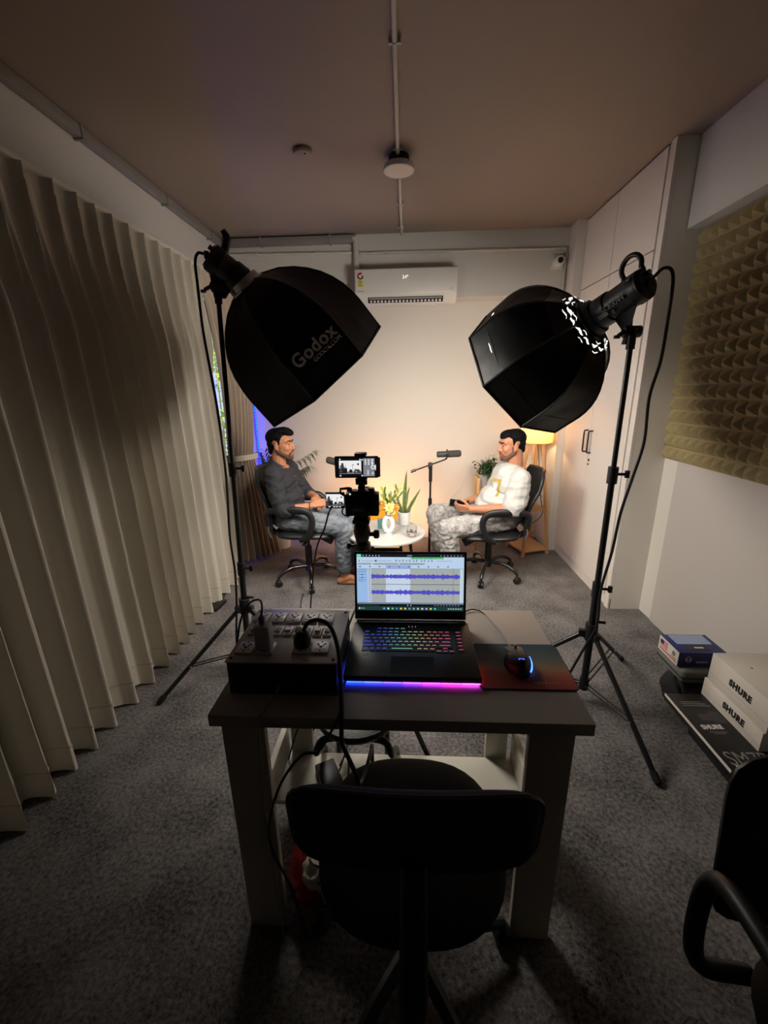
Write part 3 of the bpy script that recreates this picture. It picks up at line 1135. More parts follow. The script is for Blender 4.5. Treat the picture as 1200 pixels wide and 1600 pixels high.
# highlight streaks painted as glowing slivers on the cloth around the mounting ring
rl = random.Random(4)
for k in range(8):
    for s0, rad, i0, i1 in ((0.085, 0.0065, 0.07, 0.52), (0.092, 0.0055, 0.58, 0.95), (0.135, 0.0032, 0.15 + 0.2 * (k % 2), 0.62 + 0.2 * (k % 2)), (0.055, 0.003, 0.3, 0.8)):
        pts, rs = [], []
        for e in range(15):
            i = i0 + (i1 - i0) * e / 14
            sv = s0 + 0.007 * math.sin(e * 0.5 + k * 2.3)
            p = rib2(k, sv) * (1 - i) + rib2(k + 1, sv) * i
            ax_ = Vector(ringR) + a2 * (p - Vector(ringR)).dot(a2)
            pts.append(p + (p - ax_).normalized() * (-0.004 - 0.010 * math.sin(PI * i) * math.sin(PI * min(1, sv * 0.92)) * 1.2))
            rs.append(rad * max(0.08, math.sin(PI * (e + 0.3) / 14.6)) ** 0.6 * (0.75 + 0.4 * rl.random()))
        MB().tube(pts, rs, 8).build('collar_glint', emis((1.0, 0.96, 0.9), 1.2, True), sb2)
lt, d, upv, side, b0, LL = lamp_head(Vector(ringR) + Vector((0.008, -0.01, 0.008)), (0.892, 1.765, 1.862), (0.868, 1.78, 1.70), 'black studio lamp with round handle and grey label, beside the wardrobe', handle='ring')
# label plate and lettering on the side that faces the desk
out = (Vector((-0.2, -1, -0.1)))
out = (out - d * out.dot(d)).normalized()
tx = -d
ty = out.cross(tx) * -1
if ty.z < 0:
    ty = -ty
pc = b0 + d * LL * 0.62 + out * 0.0645
MB().box(pc + d * 0.012 - ty * 0.006, (0.042, 0.016, 0.002), Matrix((d, ty, out)).transposed()).build('label_plate', M['duct'], lt)
text('lettering', 'SL200W', 0.03, M['print_grey'], lt, b0 + d * LL * 0.45 + out * 0.0605 + ty * 0.012, tx, ty, extrude=0.003)
text('lettering', 'II', 0.024, M['print_grey'], lt, b0 + d * LL * 0.5 + out * 0.0605 - ty * 0.016, tx, ty, extrude=0.003)
pc = b0 + d * 0.03 + out * 0.03 + ty * 0.052
MB().box(pc, (0.03, 0.012, 0.003), Matrix((d.cross(ty) * -1, d, ty)).transposed()).build('display_window', M['duct'], lt)


def cable(name, pts, r, label, m='black', smooth=6, n=7, cat='cable', group=None):
    pts = [Vector(p) for p in pts]
    return tag(MB().tube(pts, r, n, smooth=smooth).build(name, M[m], org=pts[0]), label, cat, group)


cable('power_cable', [(-0.846, 1.96, 2.055), (-0.868, 1.95, 2.055), (-0.884, 1.95, 2.02), (-0.886, 1.95, 1.93), (-0.889, 1.955, 1.74), (-0.872, 1.96, 1.42), (-0.872, 1.965, 1.1), (-0.893, 1.97, 0.8), (-0.892, 1.975, 0.6), (-0.902, 1.97, 0.42), (-0.92, 1.95, 0.2), (-0.90, 1.9, 0.03), (-0.78, 1.8, 0.012)], 0.006,
      'black power cable hanging from the lamp down the stand by the curtain')
cable('power_cable', [(0.897, 1.755, 1.866), (0.93, 1.74, 1.9), (0.962, 1.735, 1.87), (0.968, 1.735, 1.72), (0.965, 1.735, 1.58), (0.945, 1.735, 1.45), (0.952, 1.735, 1.28), (0.93, 1.735, 1.14), (0.905, 1.74, 0.98), (0.898, 1.75, 0.8), (0.872, 1.745, 0.62), (0.876, 1.745, 0.44), (0.83, 1.75, 0.3), (0.79, 1.77, 0.15), (0.76, 1.78, 0.02), (0.72, 1.7, 0.012)], 0.006,
      'black power cable looping from the lamp down the stand by the wardrobe')

# ================================================================== DESK
DZ = 0.775
t = thing('desk', (-0.02, 1.03, 0), 'small grey laminate desk with white legs carrying the laptop', 'desk')
MB().bb((-0.463, 0.782, DZ - 0.032), (0.423, 1.283, DZ)).build('desk_top', M['desk'], t, bevel=0.002)
for x0, x1, y0, y1 in ((-0.452, -0.345, 0.815, 0.835), (0.292, 0.398, 0.815, 0.835), (-0.424, -0.345, 1.235, 1.255), (0.289, 0.365, 1.235, 1.255)):
    MB().bb((x0, y0, 0), (x1, y1, DZ - 0.032)).build('leg', M['desk_white'], t, bevel=0.0015)
MB().bb((-0.452, 0.835, 0.20), (-0.432, 1.235, 0.32)).build('side_rail', M['desk_white'], t, bevel=0.0015)
MB().bb((0.378, 0.835, 0.20), (0.398, 1.235, 0.32)).build('side_rail', M['desk_white'], t, bevel=0.0015)
MB().bb((-0.452, 1.04, 0.182), (0.398, 1.234, 0.20)).build('shelf', M['desk_white'], t, bevel=0.0015)
MB().bb((-0.345, 1.238, DZ - 0.09), (0.289, 1.252, DZ - 0.033)).build('apron', M['desk_white'], t, bevel=0.0015)

# ================================================================== SWITCHBOARD ON THE DESK
BX0, BX1, BY0, BY1, BZ = -0.437, -0.168, 0.855, 1.102, 0.870
t = thing('switchboard', (-0.30, 0.98, DZ), 'brown box of white sockets and switches on the desk corner', 'switchboard')
MB().bb((BX0, BY0, DZ + 0.0005), (BX1, BY1, BZ - 0.004)).build('box', M['board_side'], t, bevel=0.002)
MB().bb((BX0 - 0.003, BY0 - 0.003, BZ - 0.004), (BX1 + 0.003, BY1 + 0.003, BZ)).build('face_plate', M['board_top'], t, bevel=0.0015)
for x in (BX0 + 0.008, BX1 - 0.008):
    for y in (BY0 + 0.012, BY1 - 0.012):
        MB().cyl((x, y, BZ), (x, y, BZ + 0.0018), 0.004).build('screw', M['hole'], t)


def socket(x, y):
    s = MB().bb((x - 0.021, y - 0.024, BZ), (x + 0.021, y + 0.024, BZ + 0.007)).build('socket', M['socket'], t, bevel=0.002)
    h = MB()
    for dx, dy, r in ((-0.009, 0.010, 0.003), (0.009, 0.010, 0.003), (0, -0.002, 0.0042), (-0.006, 0.004, 0.0025), (0.006, 0.004, 0.0025), (0, -0.018, 0.0025), (0, 0.019, 0.0025)):
        h.cyl((x + dx, y + dy, BZ + 0.0069), (x + dx, y + dy, BZ + 0.0074), r, n=10)
    h.bb((x - 0.014, y - 0.0125, BZ + 0.0068), (x + 0.014, y - 0.0112, BZ + 0.0073))
    h.build('socket_holes', M['hole'], s, smooth=False)


for i in range(5):
    socket(-0.410 + i * 0.0462, 1.052)
for x, y in ((-0.405, 0.905), (-0.352, 0.905), (-0.262, 0.910), (-0.214, 0.912)):
    socket(x, y)
for i, x in enumerate((-0.411, -0.378, -0.345, -0.318, -0.291, -0.264, -0.237, -0.21)):
    y = 0.985
    s = MB().bb((x - 0.012, y - 0.022, BZ), (x + 0.012, y + 0.022, BZ + 0.006)).build('switch', M['socket'], t, bevel=0.0015)
    tl = 0.18 if i % 3 else -0.18
    MB().box((x, y, BZ + 0.008), (0.015, 0.02, 0.006), Matrix.Rotation(tl, 3, 'X')).build('rocker', M['socket'] if i != 4 else M['print_grey'], s, bevel=0.001)
    MB().cyl((x, y + 0.017, BZ + 0.006), (x, y + 0.017, BZ + 0.0066), 0.002, n=8).cyl((x, y - 0.017, BZ + 0.006), (x, y - 0.017, BZ + 0.0066), 0.002, n=8).build('switch_screws', M['hole'], s, smooth=False)

# white charger standing in a socket
t = thing('phone_charger', (-0.356, 0.90, BZ), 'white charger block plugged upright into the switchboard', 'charger')
MB().bb((-0.375, 0.885, BZ + 0.0075), (-0.335, 0.917, BZ + 0.075)).build('body', M['white_plastic'], t, bevel=0.005, seg=3)
MB().bb((-0.362, 0.895, BZ + 0.075), (-0.348, 0.907, BZ + 0.097)).build('cable_plug', mat('brown_plug', (120, 92, 74), 0.5), t, bevel=0.003)
cable('charging_cable', [(-0.355, 0.901, BZ + 0.095), (-0.362, 0.93, BZ + 0.112), (-0.385, 0.97, BZ + 0.105), (-0.425, 1.0, BZ + 0.075), (-0.455, 1.0, BZ + 0.02), (-0.468, 0.99, BZ - 0.07), (-0.475, 1.0, 0.6), (-0.47, 1.02, 0.4), (-0.49, 1.05, 0.1), (-0.52, 1.1, 0.006)], 0.0028,
      'thin brown charging cable arching out of the white charger', m='board_side')
# black mains plug with its thick cord
t = thing('mains_plug', (-0.262, 0.91, BZ), 'round black mains plug in the switchboard with a thick cord', 'plug')
MB().lathe([(0.018, 0.0075), (0.022, 0.012), (0.022, 0.03), (0.016, 0.045), (0.008, 0.05)], (-0.262, 0.91, BZ), (0.05, 0.1, 1), 20).build('plug_body', M['black'], t)
MB().tube([(-0.26, 0.915, BZ + 0.045), (-0.248, 0.935, BZ + 0.06), (-0.222, 0.945, BZ + 0.062), (-0.19, 0.93, BZ + 0.05), (-0.165, 0.88, BZ + 0.02), (-0.152, 0.82, BZ - 0.02), (-0.145, 0.775, DZ + 0.02), (-0.146, 0.762, DZ - 0.04), (-0.142, 0.77, 0.70), (-0.125, 0.80, 0.60), (-0.12, 0.83, 0.525), (-0.11, 0.88, 0.507), (-0.10, 0.95, 0.505), (-0.10, 0.99, 0.47), (-0.10, 1.0, 0.21), (-0.08, 1.0, 0.05), (-0.05, 1.0, 0.008)], 0.0055, 8, smooth=7).build('cord', M['black'], t)
cable('charger_lead', [(-0.171, 1.02, DZ + 0.012), (-0.185, 1.06, DZ + 0.01), (-0.18, 1.14, DZ + 0.012), (-0.168, 1.2, DZ + 0.03), (-0.165, 1.25, DZ + 0.02), (-0.17, 1.30, DZ - 0.02), (-0.18, 1.31, 0.5), (-0.2, 1.3, 0.28), (-0.23, 1.15, 0.225), (-0.248, 1.10, 0.226)], 0.0032,
      'black lead running from the side of the laptop over the back desk edge')
cable('audio_cable', [(-0.145, 0.93, DZ + 0.008), (-0.158, 0.88, DZ + 0.006), (-0.152, 0.80, DZ + 0.006), (-0.160, 0.774, DZ - 0.005), (-0.20, 0.765, 0.70), (-0.24, 0.76, 0.70 - 0.01), (-0.284, 0.757, 0.63), (-0.314, 0.757, 0.56), (-0.337, 0.757, 0.47), (-0.335, 0.757, 0.38), (-0.30, 0.76, 0.25), (-0.28, 0.78, 0.02)], 0.0032,
      'thin black cable drooping from under the laptop over the front desk edge')
cable('board_cable', [(-0.31, 0.853, DZ + 0.03), (-0.318, 0.83, DZ + 0.012), (-0.332, 0.79, DZ + 0.004), (-0.340, 0.776, DZ - 0.01), (-0.345, 0.772, 0.65), (-0.352, 0.775, 0.5), (-0.348, 0.78, 0.3), (-0.35, 0.79, 0.01)], 0.0022,
      'thin grey cable leaving the front of the switchboard over the desk edge', m='duct')
# coil of cable hanging behind the left front leg
cl = []
for i in range(40):
    an = i / 39 * 2 * PI * 3
    cl.append((-0.40 + 0.035 * math.cos(an), 1.19 + 0.004 * i / 10, 0.47 + 0.05 * math.sin(an) - 0.002 * i))
tag(MB().tube(cl + [(-0.40, 1.2, 0.3), (-0.43, 1.2, 0.2005)], 0.003, 6).build('cable_coil', M['black'], org=(-0.4, 1.2, 0.47)), 'loose coil of thin black cable hanging under the desk near the curtain side', 'cable')
cable('loose_wire', [(0.47, 1.05, 0.006), (0.485, 1.12, 0.02), (0.50, 1.19, 0.05), (0.515, 1.22, 0.075)], 0.0025, 'short stray black wire rising from the carpet beside the desk leg')
t = thing('power_brick', (-0.262, 1.115, 0.20), 'black power brick on the shelf under the desk', 'adapter')
MB().box((-0.262, 1.115, 0.2165), (0.07, 0.12, 0.032), rotz(0.5)).build('case', M['black'], t, bevel=0.004)
MB().tube([(-0.235, 1.16, 0.22), (-0.215, 1.18, 0.245), (-0.20, 1.15, 0.24), (-0.20, 1.12, 0.206)], 0.003, 6, smooth=5).build('lead', M['black'], t)

# ================================================================== LAPTOP
t = thing('laptop', (0.016, 1.03, DZ), 'open black gaming laptop with rainbow keyboard showing audio waveforms', 'laptop')
LX0, LX1, LY0, LY1 = -0.160, 0.192, 0.900, 1.160
LZ0, LZ1 = DZ + 0.007, DZ + 0.024


def lap(x, y):   # the base is a slight trapezoid: chassis flares towards the user
    return x


base = MB().bb((LX0, LY0, LZ0), (LX1, LY1, LZ1))
base.build('base', mat('laptop_black', (14, 14, 15), 0.4, var=0.1), t, bevel=0.003)
MB().bb((LX0 + 0.02, LY0 + 0.02, DZ), (LX0 + 0.06, LY0 + 0.03, LZ0)).bb((LX1 - 0.06, LY0 + 0.02, DZ), (LX1 - 0.02, LY0 + 0.03, LZ0)).bb((LX0 + 0.03, LY1 - 0.03, DZ), (LX1 - 0.03, LY1 - 0.02, LZ0)).build('rubber_foot', M['black_matte'], t)
MB().bb((LX0 + 0.005, LY1 - 0.004, LZ1 - 0.012), (LX1 - 0.005, LY1 + 0.012, LZ1 + 0.002)).build('hinge_bar', M['silver'], t, bevel=0.002)
MB().bb((LX0 + 0.03, LY1 - 0.0155, LZ1), (LX1 - 0.03, LY1 - 0.0045, LZ1 + 0.0012)).build('hinge_cover', M['dark_chrome'], t)
for k in range(3):
    MB().cyl((0.010 + k * 0.010, LY1 - 0.026, LZ1), (0.010 + k * 0.010, LY1 - 0.026, LZ1 + 0.0004), 0.0011, n=8).build('status_light', emis((240, 240, 230), 1.0), t)
# keys
RAIN = [(0.0, (70, 110, 255)), (0.16, (90, 80, 255)), (0.30, (110, 190, 220)), (0.42, (150, 235, 170)), (0.55, (220, 230, 150)), (0.68, (250, 165, 120)), (0.80, (245, 110, 140)), (1.0, (255, 90, 150))]


def rain(x):
    for (a0, c0), (a1, c1) in zip(RAIN, RAIN[1:]):
        if x <= a1:
            k = (x - a0) / (a1 - a0)
            return tuple(int(round((p * (1 - k) + q * k) / 12) * 12) for p, q in zip(c0, c1))
    return RAIN[-1][1]


KX0, KX1 = LX0 + 0.036, LX1 - 0.030
kw = (KX1 - KX0) / 16.4
keycache = {}


def key(x, y, wd, dp, lit=True):
    c = rain((x - KX0) / (KX1 - KX0))
    kk = (round(wd, 4), round(dp, 4), c)
    if kk not in keycache:
        mb = MB().box((0, 0, 0.0009), (wd, dp, 0.0018), mi=0)
        mb.box((0, dp * 0.30, 0.0019), (wd * 0.74, dp * 0.12, 0.0005), mi=1)
        keycache[kk] = mb.mesh('key', [M['black'], emis(c, 0.85)], smooth=False)
    o = bpy.data.objects.new('key', keycache[kk])
    COL.objects.link(o)
    o.parent = t
    o.location = Vector((x, y, LZ1)) - ORIGIN[t.name]


yk = [1.118, 1.100, 1.083, 1.066, 1.049, 1.032, 1.015]
for i in range(5):
    key(KX0 + kw * (2.6 + i), yk[0], kw * 0.9, 0.010)
for i in (0, 2, 3, 4, 5, 6.3, 7.3, 8.3, 9.3, 10.6, 11.6, 12.6, 13.6):
    key(KX0 + kw * (i + 0.5), yk[1], kw * 0.9, 0.012)
for r, (st_, widths) in enumerate((
        (0, [1] * 13 + [1.7]), (0, [1.4] + [1] * 12 + [1.3]), (0, [1.7] + [1] * 11 + [2.0]),
        (0, [2.2] + [1] * 10 + [2.5]), (0, [1.2, 1, 1, 1, 4.6, 1, 1, 1.1]))):
    x = st_
    for wd in widths:
        key(KX0 + kw * (x + wd / 2), yk[2 + r], kw * wd - 0.0022, 0.0145)
        x += wd
key(KX0 + kw * 13.4, yk[6] + 0.004, kw * 0.9, 0.010)
for i in (12.4, 13.4, 14.4):
    key(KX0 + kw * i, yk[6] - 0.008, kw * 0.9, 0.009)
for r in range(6):
    key(KX1 - kw * 0.45, yk[1 + r], kw * 0.95, 0.012)
MB().bb((-0.04, 0.912, LZ1), (0.075, 0.985, LZ1 + 0.0003)).build('touchpad', M['black_matte'], t, smooth=False)
text('lettering', 'ROG', 0.008, M['print_grey'], t, (LX0 + 0.05, 0.996, LZ1 + 0.0003), (1, 0, 0), (0, 1, 0), extrude=0.0001)
text('lettering', 'STRIX', 0.006, M['print_grey'], t, (LX0 + 0.05, 0.988, LZ1 + 0.0003), (1, 0, 0), (0, 1, 0), extrude=0.0001)
# screen
hz = Vector((0, LY1 + 0.010, LZ1 + 0.003))
tz = Vector((0, 1.205, 1.016))
sup = (tz - hz)
SH = sup.length
sup.normalize()
sn = Vector((1, 0, 0)).cross(sup)       # towards the back
SX0, SX1 = -0.160, 0.187
lid = MB()
RL = Matrix((Vector((1, 0, 0)), sup, -sn)).transposed()
cmid = Vector(((SX0 + SX1) / 2, 0, 0)) + (hz + tz) / 2
if sn.y < 0:
    sn = -sn
RL = Matrix((Vector((1, 0, 0)), sup, Vector((1, 0, 0)).cross(sup))).transposed()
lid.box(cmid + sn * 0.004, (SX1 - SX0, SH, 0.007), RL)
ld = lid.build('screen_lid', mat('laptop_lid', (12, 12, 13), 0.45, var=0.1), t, bevel=0.002)
W_, H_ = 1100.0, 600.0
Rr = []


def R_(x0, y0, x1, y1, c, l):
    Rr.append((x0, y0, x1, y1, c, l))


rg = random.Random(11)
PB, PB2 = (168, 196, 224), (186, 208, 232)
R_(0, 0, W_, H_, (178, 202, 226), 0)
R_(0, 0, W_, 30, (22, 26, 32), 1)
R_(0, 0, 46, 28, (110, 214, 180), 2)
for i in range(6):
    R_(62 + i * 33, 10, 72 + i * 33, 20, (190, 200, 205), 2)
R_(520, 10, 570, 19, (150, 160, 170), 2)
for i in range(7):
    R_(860 + i * 34, 11, 870 + i * 34, 19, (170, 178, 185), 2)
R_(0, 30, W_, 150, PB2, 1)
R_(560, 30, 890, 50, (78, 168, 110), 2)
for i in range(30):
    if rg.random() < 0.5:
        R_(565 + i * 11, 33, 570 + i * 11, 48, (120, 200, 140), 3)
for i, x in enumerate((400, 436, 470, 505, 540, 580, 610, 660, 690, 730, 765)):
    R_(x, 58 + (i % 2) * 3, x + 14, 76, (52, 62, 92), 2)
    R_(x + 3, 62, x + 11, 70, PB2, 3)
R_(22, 60, 30, 78, (40, 50, 70), 2)
R_(50, 69, 360, 72, (90, 104, 130), 2)
R_(190, 60, 206, 78, (40, 50, 70), 2)
R_(820, 69, 980, 72, (90, 104, 130), 2)
R_(10, 92, 430, 112, (150, 162, 172), 2)
R_(440, 92, 700, 112, (150, 170, 176), 2)
R_(152, 88, 172, 116, (225, 232, 240), 3)
R_(158, 94, 166, 110, (40, 48, 70), 4)
for i in range(26):
    R_(450 + i * 9, 98, 455 + i * 9, 106, (120, 132, 140), 3)
R_(300, 116, 560, 150, (150, 170, 224), 2)
for i in range(10):
    R_(20 + i * 100 + (0 if i == 0 else 8), 126, 46 + i * 100, 136, (70, 84, 120), 3)
R_(0, 150, W_, 153, (110, 124, 140), 3)
R_(0, 153, 112, 512, (150, 184, 226), 2)
R_(112, 153, 150, 512, (186, 200, 222), 2)
for i in range(16):
    R_(122, 162 + i * 22, 142, 168 + i * 22, (90, 104, 140), 3)
for i, (y, w2) in enumerate(((166, 90), (186, 84), (214, 78), (246, 78), (270, 86), (284, 60))):
    R_(12, y, 12 + w2, y + 4, (74, 92, 130), 3)
for y in (208, 240):
    R_(50, y, 60, y + 16, (60, 80, 120), 4)
R_(150, 153, 1060, 512, (164, 170, 168), 2)
R_(300, 153, 552, 512, (196, 210, 230), 3)
R_(150, 316, 1060, 321, (58, 64, 70), 4)
for ch, yc in ((0, 236), (1, 404)):
    for x in range(150, 1060, 5):
        a_ = 11 + abs(noise.noise(Vector((x * 0.021, ch * 9.0, 0)))) * 16 + rg.random() * 10
        if rg.random() < 0.06:
            a_ += 12
        R_(x, yc - a_, x + 5.2, yc + a_ * (0.75 + 0.3 * rg.random()), (68, 66, 190), 5)
        R_(x, yc - a_ * 0.45, x + 5.2, yc + a_ * 0.45, (88, 84, 200), 6)
    R_(150, yc - 1, 1060, yc + 1, (50, 48, 150), 7)
R_(990, 153, 993, 512, (90, 100, 110), 8)
R_(1060, 153, 1082, 512, (196, 212, 208), 3)
R_(0, 512, W_, 530, (120, 134, 160), 3)
R_(0, 530, W_, 556, (18, 24, 26), 3)
for i in range(10):
    R_(14 + i * 22, 540, 24 + i * 22, 546, (80, 100, 100), 4)
R_(520, 538, 532, 550, (150, 160, 165), 4)
R_(552, 538, 564, 550, (150, 160, 165), 4)
for i in range(9):
    R_(800 + i * 30, 540, 816 + i * 30, 546, (130, 140, 146), 4)
R_(0, 556, W_, H_, (32, 62, 56), 3)
for i, c in enumerate(((90, 160, 230), (200, 214, 220), (110, 190, 120), (70, 130, 220), (230, 200, 90), (240, 180, 120), (90, 170, 190), (150, 160, 170), (190, 180, 200), (200, 205, 210), (190, 160, 230), (230, 200, 90), (70, 190, 190))):
    R_(270 + i * 44, 570, 290 + i * 44, 588, c, 4)
R_(16, 570, 30, 586, (220, 220, 210), 4)
R_(36, 574, 80, 582, (120, 150, 146), 4)
for i in range(6):
    R_(940 + i * 25, 572, 956 + i * 25, 584, (160, 178, 174), 4)
pO = Vector((SX0 + 0.008, 0, 0)) + hz + sup * (SH - 0.007) - sn * 0.0012
display('display', ld, pO, (SX1 - SX0 - 0.016, 0, 0), -sup * (SH - 0.037), W_, H_, Rr, lift=0.00012)
# light bar under the front edge and sides
UG = [((30, 60, 255), -0.16, -0.11), ((50, 60, 255), -0.11, -0.06), ((70, 50, 255), -0.06, -0.01), ((120, 50, 250), -0.01, 0.04), ((180, 50, 240), 0.04, 0.09), ((240, 50, 220), 0.09, 0.14), ((220, 60, 230), 0.14, 0.188)]
for c, x0, x1 in UG:
    MB().bb((x0 + 0.002, LY0 + 0.002, LZ0 - 0.0035), (x1, LY0 + 0.007, LZ0 + 0.0005)).build('light_bar', emis(c, 11.0), t, smooth=False)
MB().bb((LX0 + 0.0035, LY0 + 0.012, LZ0 - 0.002), (LX0 + 0.009, LY0 + 0.08, LZ0 + 0.0005)).build('light_bar', emis((50, 70, 255), 11.0), t, smooth=False)
MB().bb((LX1 - 0.009, LY0 + 0.012, LZ0 - 0.002), (LX1 - 0.0035, LY0 + 0.09, LZ0 + 0.0005)).build('light_bar', emis((255, 50, 60), 13.0), t, smooth=False)

# ================================================================== MOUSE AND PAD
t = thing('mouse_pad', (0.31, 0.98, DZ), 'mouse pad printed from dark teal to red, with black edge', 'mouse pad')
PX0, PX1, PY0, PY1 = 0.185, 0.432, 0.888, 1.082


def rrect(x0, y0, x1, y1, r, z, n=5):
    pts = []
    for cx_, cy_, a0 in ((x1 - r, y1 - r, 0), (x0 + r, y1 - r, PI / 2), (x0 + r, y0 + r, PI), (x1 - r, y0 + r, 1.5 * PI)):
        for i in range(n + 1):
            an = a0 + PI / 2 * i / n
            pts.append(Vector((cx_ + r * math.cos(an), cy_ + r * math.sin(an), z)))
    return pts


pm = ramp_mat('pad_print', [(0.05, (150, 40, 42)), (0.28, (150, 66, 44)), (0.45, (140, 104, 70)), (0.62, (84, 92, 84)), (0.95, (40, 66, 80))], 'Y', 0.7, 1 / (PY1 - PY0), 0.40, 0.2, 9)
MB().prism(rrect(PX0 + 0.003, PY0 + 0.003, PX1 - 0.003, PY1 - 0.003, 0.012, DZ + 0.0005), (0, 0, 0.003)).build('printed_cloth', pm, t, smooth=False)
MB().tube(rrect(PX0 + 0.002, PY0 + 0.002, PX1 - 0.002, PY1 - 0.002, 0.013, DZ + 0.0021), 0.0018, 6, closed=True).build('stitched_edge', M['black_matte'], t)
for k in range(7):
    MB().bb((0.325 + k * 0.009, 0.912, DZ + 0.0035), (0.331 + k * 0.009, 0.916 + 0.002 * (k % 2), DZ + 0.0037)).build('print_mark', M['print_grey'], t, smooth=False)
t = thing('mouse', (0.300, 0.982, DZ + 0.0038), 'black wired gaming mouse with blue glowing emblem on the pad', 'mouse')
mb = MB()
mz = DZ + 0.0038


def mouse_fn(i, j):
    a = 2 * PI * i
    th = PI / 2 * j
    rx = 0.031 + 0.004 * math.cos(2 * a)
    x = math.cos(a) * rx * math.cos(th) ** 0.55
    y = math.sin(a) * 0.056 * math.cos(th) ** 0.55
    z = 0.040 * math.sin(th) * (1.0 - 0.25 * (y / 0.056))
    return Vector((0.300 + x, 0.982 + y, mz + z))


mb.grid(mouse_fn, 36, 10)
mb.build('shell', M['black'], t, fix=True)
for sx in (-1, 1):
    MB().box((0.300 + sx * 0.013, 1.015, mz + 0.0245), (0.021, 0.048, 0.010), Matrix.Rotation(-0.35, 3, 'X') @ Matrix.Rotation(sx * 0.12, 3, 'Y')).build('button', M['grey_case'], t, bevel=0.003)
MB().cyl((0.2965, 1.018, mz + 0.029), (0.3035, 1.018, mz + 0.029), 0.010, n=16).build('scroll_wheel', M['chrome'], t)
ex, ey = Vector((1, 0, 0)), Vector((0, 0.80, 0.6)).normalized()
en = ex.cross(ey)
ec = Vector((0.300, 0.947, mz + 0.0385))
em_ = emis((70, 90, 255), 3.0)
g = MB()
Re = Matrix((ex, ey, en)).transposed()
for (px_, py_, w_, h_) in ((-0.006, 0, 0.002, 0.014), (0.006, 0.002, 0.002, 0.010), (0, 0.006, 0.012, 0.002), (0.001, -0.004, 0.010, 0.002), (-0.0015, -0.0065, 0.006, 0.002), (0.0015, 0.0005, 0.002, 0.006)):
    g.box(ec + ex * px_ + ey * py_, (w_, h_, 0.0016), Re)
g.build('emblem', em_, t, smooth=False)
MB().tube([(0.332, 0.990, mz + 0.022), (0.3335, 0.972, mz + 0.017), (0.330, 0.955, mz + 0.010), (0.324, 0.945, mz + 0.008)], 0.0022, 6, smooth=4).build('side_light', emis((60, 120, 255), 4.0), t)
cable('mouse_cable', [(0.301, 1.037, mz + 0.012), (0.303, 1.05, DZ + 0.008), (0.294, 1.10, DZ + 0.005), (0.287, 1.15, DZ + 0.0035), (0.275, 1.20, DZ + 0.0035), (0.255, 1.26, DZ + 0.004), (0.225, 1.275, DZ + 0.006), (0.20, 1.262, DZ + 0.006), (0.17, 1.235, DZ + 0.008)], 0.0022, 'thin black mouse cable curving across the desk behind the pad')

# ================================================================== CAMERA TRIPOD, CAMERA, PHONE
TX, TY = -0.157, 1.42
t = thing('camera_tripod', (TX, TY, 0), 'black camera tripod standing behind the laptop', 'tripod')
MB().cyl((TX, TY, 0.52), (TX, TY, 0.98), 0.0135, n=14).build('center_column', M['black_metal'], t)
MB().lathe([(0.02, 0), (0.034, 0.01), (0.034, 0.04), (0.024, 0.055), (0.02, 0.09)], (TX, TY, 0.60)).build('collar', M['black'], t)
hd = MB().lathe([(0.018, 0), (0.030, 0.008), (0.030, 0.03), (0.022, 0.036), (0.026, 0.05), (0.031, 0.075), (0.026, 0.10), (0.018, 0.108)], (TX, TY, 0.935))
h = hd.build('ball_head', M['black'], t)
MB().cyl((TX + 0.02, TY, 0.998), (TX + 0.05, TY, 0.998), 0.008).lathe([(0.012, 0), (0.016, 0.004), (0.016, 0.016), (0.012, 0.02)], (TX + 0.042, TY, 0.998), (1, 0, 0)).build('knob', M['black'], h)
MB().cyl((TX - 0.02, TY, 0.953), (TX - 0.045, TY, 0.953), 0.006).lathe([(0.009, 0), (0.013, 0.004), (0.013, 0.012), (0.009, 0.016)], (TX - 0.04, TY, 0.953), (-1, 0, 0)).build('knob', M['black'], h)
MB().bb((TX - 0.03, TY - 0.025, 1.043), (TX + 0.03, TY + 0.03, 1.056)).bb((TX - 0.026, TY - 0.02, 1.056), (TX + 0.026, TY + 0.026, 1.067)).build('quick_release_plate', M['black'], t, bevel=0.002)
for k in range(3):
    an = math.radians(-31 + 120 * k)
    d = Vector((math.cos(an), math.sin(an), 0))
    p0 = Vector((TX, TY, 0.61)) + d * 0.03
    p1 = Vector((TX, TY, 0.01)) + d * 0.36
    lg = MB().tube([p0, lerp(p0, p1, 0.5)], 0.012, 10).tube([lerp(p0, p1, 0.5), p1], 0.0095, 10).build('leg', M['black_metal'], t)
    MB().ell(p1, 0.011).build('rubber_foot', M['black_matte'], lg)

MONO = [(20, 20, 24), (60, 60, 66), (110, 110, 116), (240, 240, 240)]


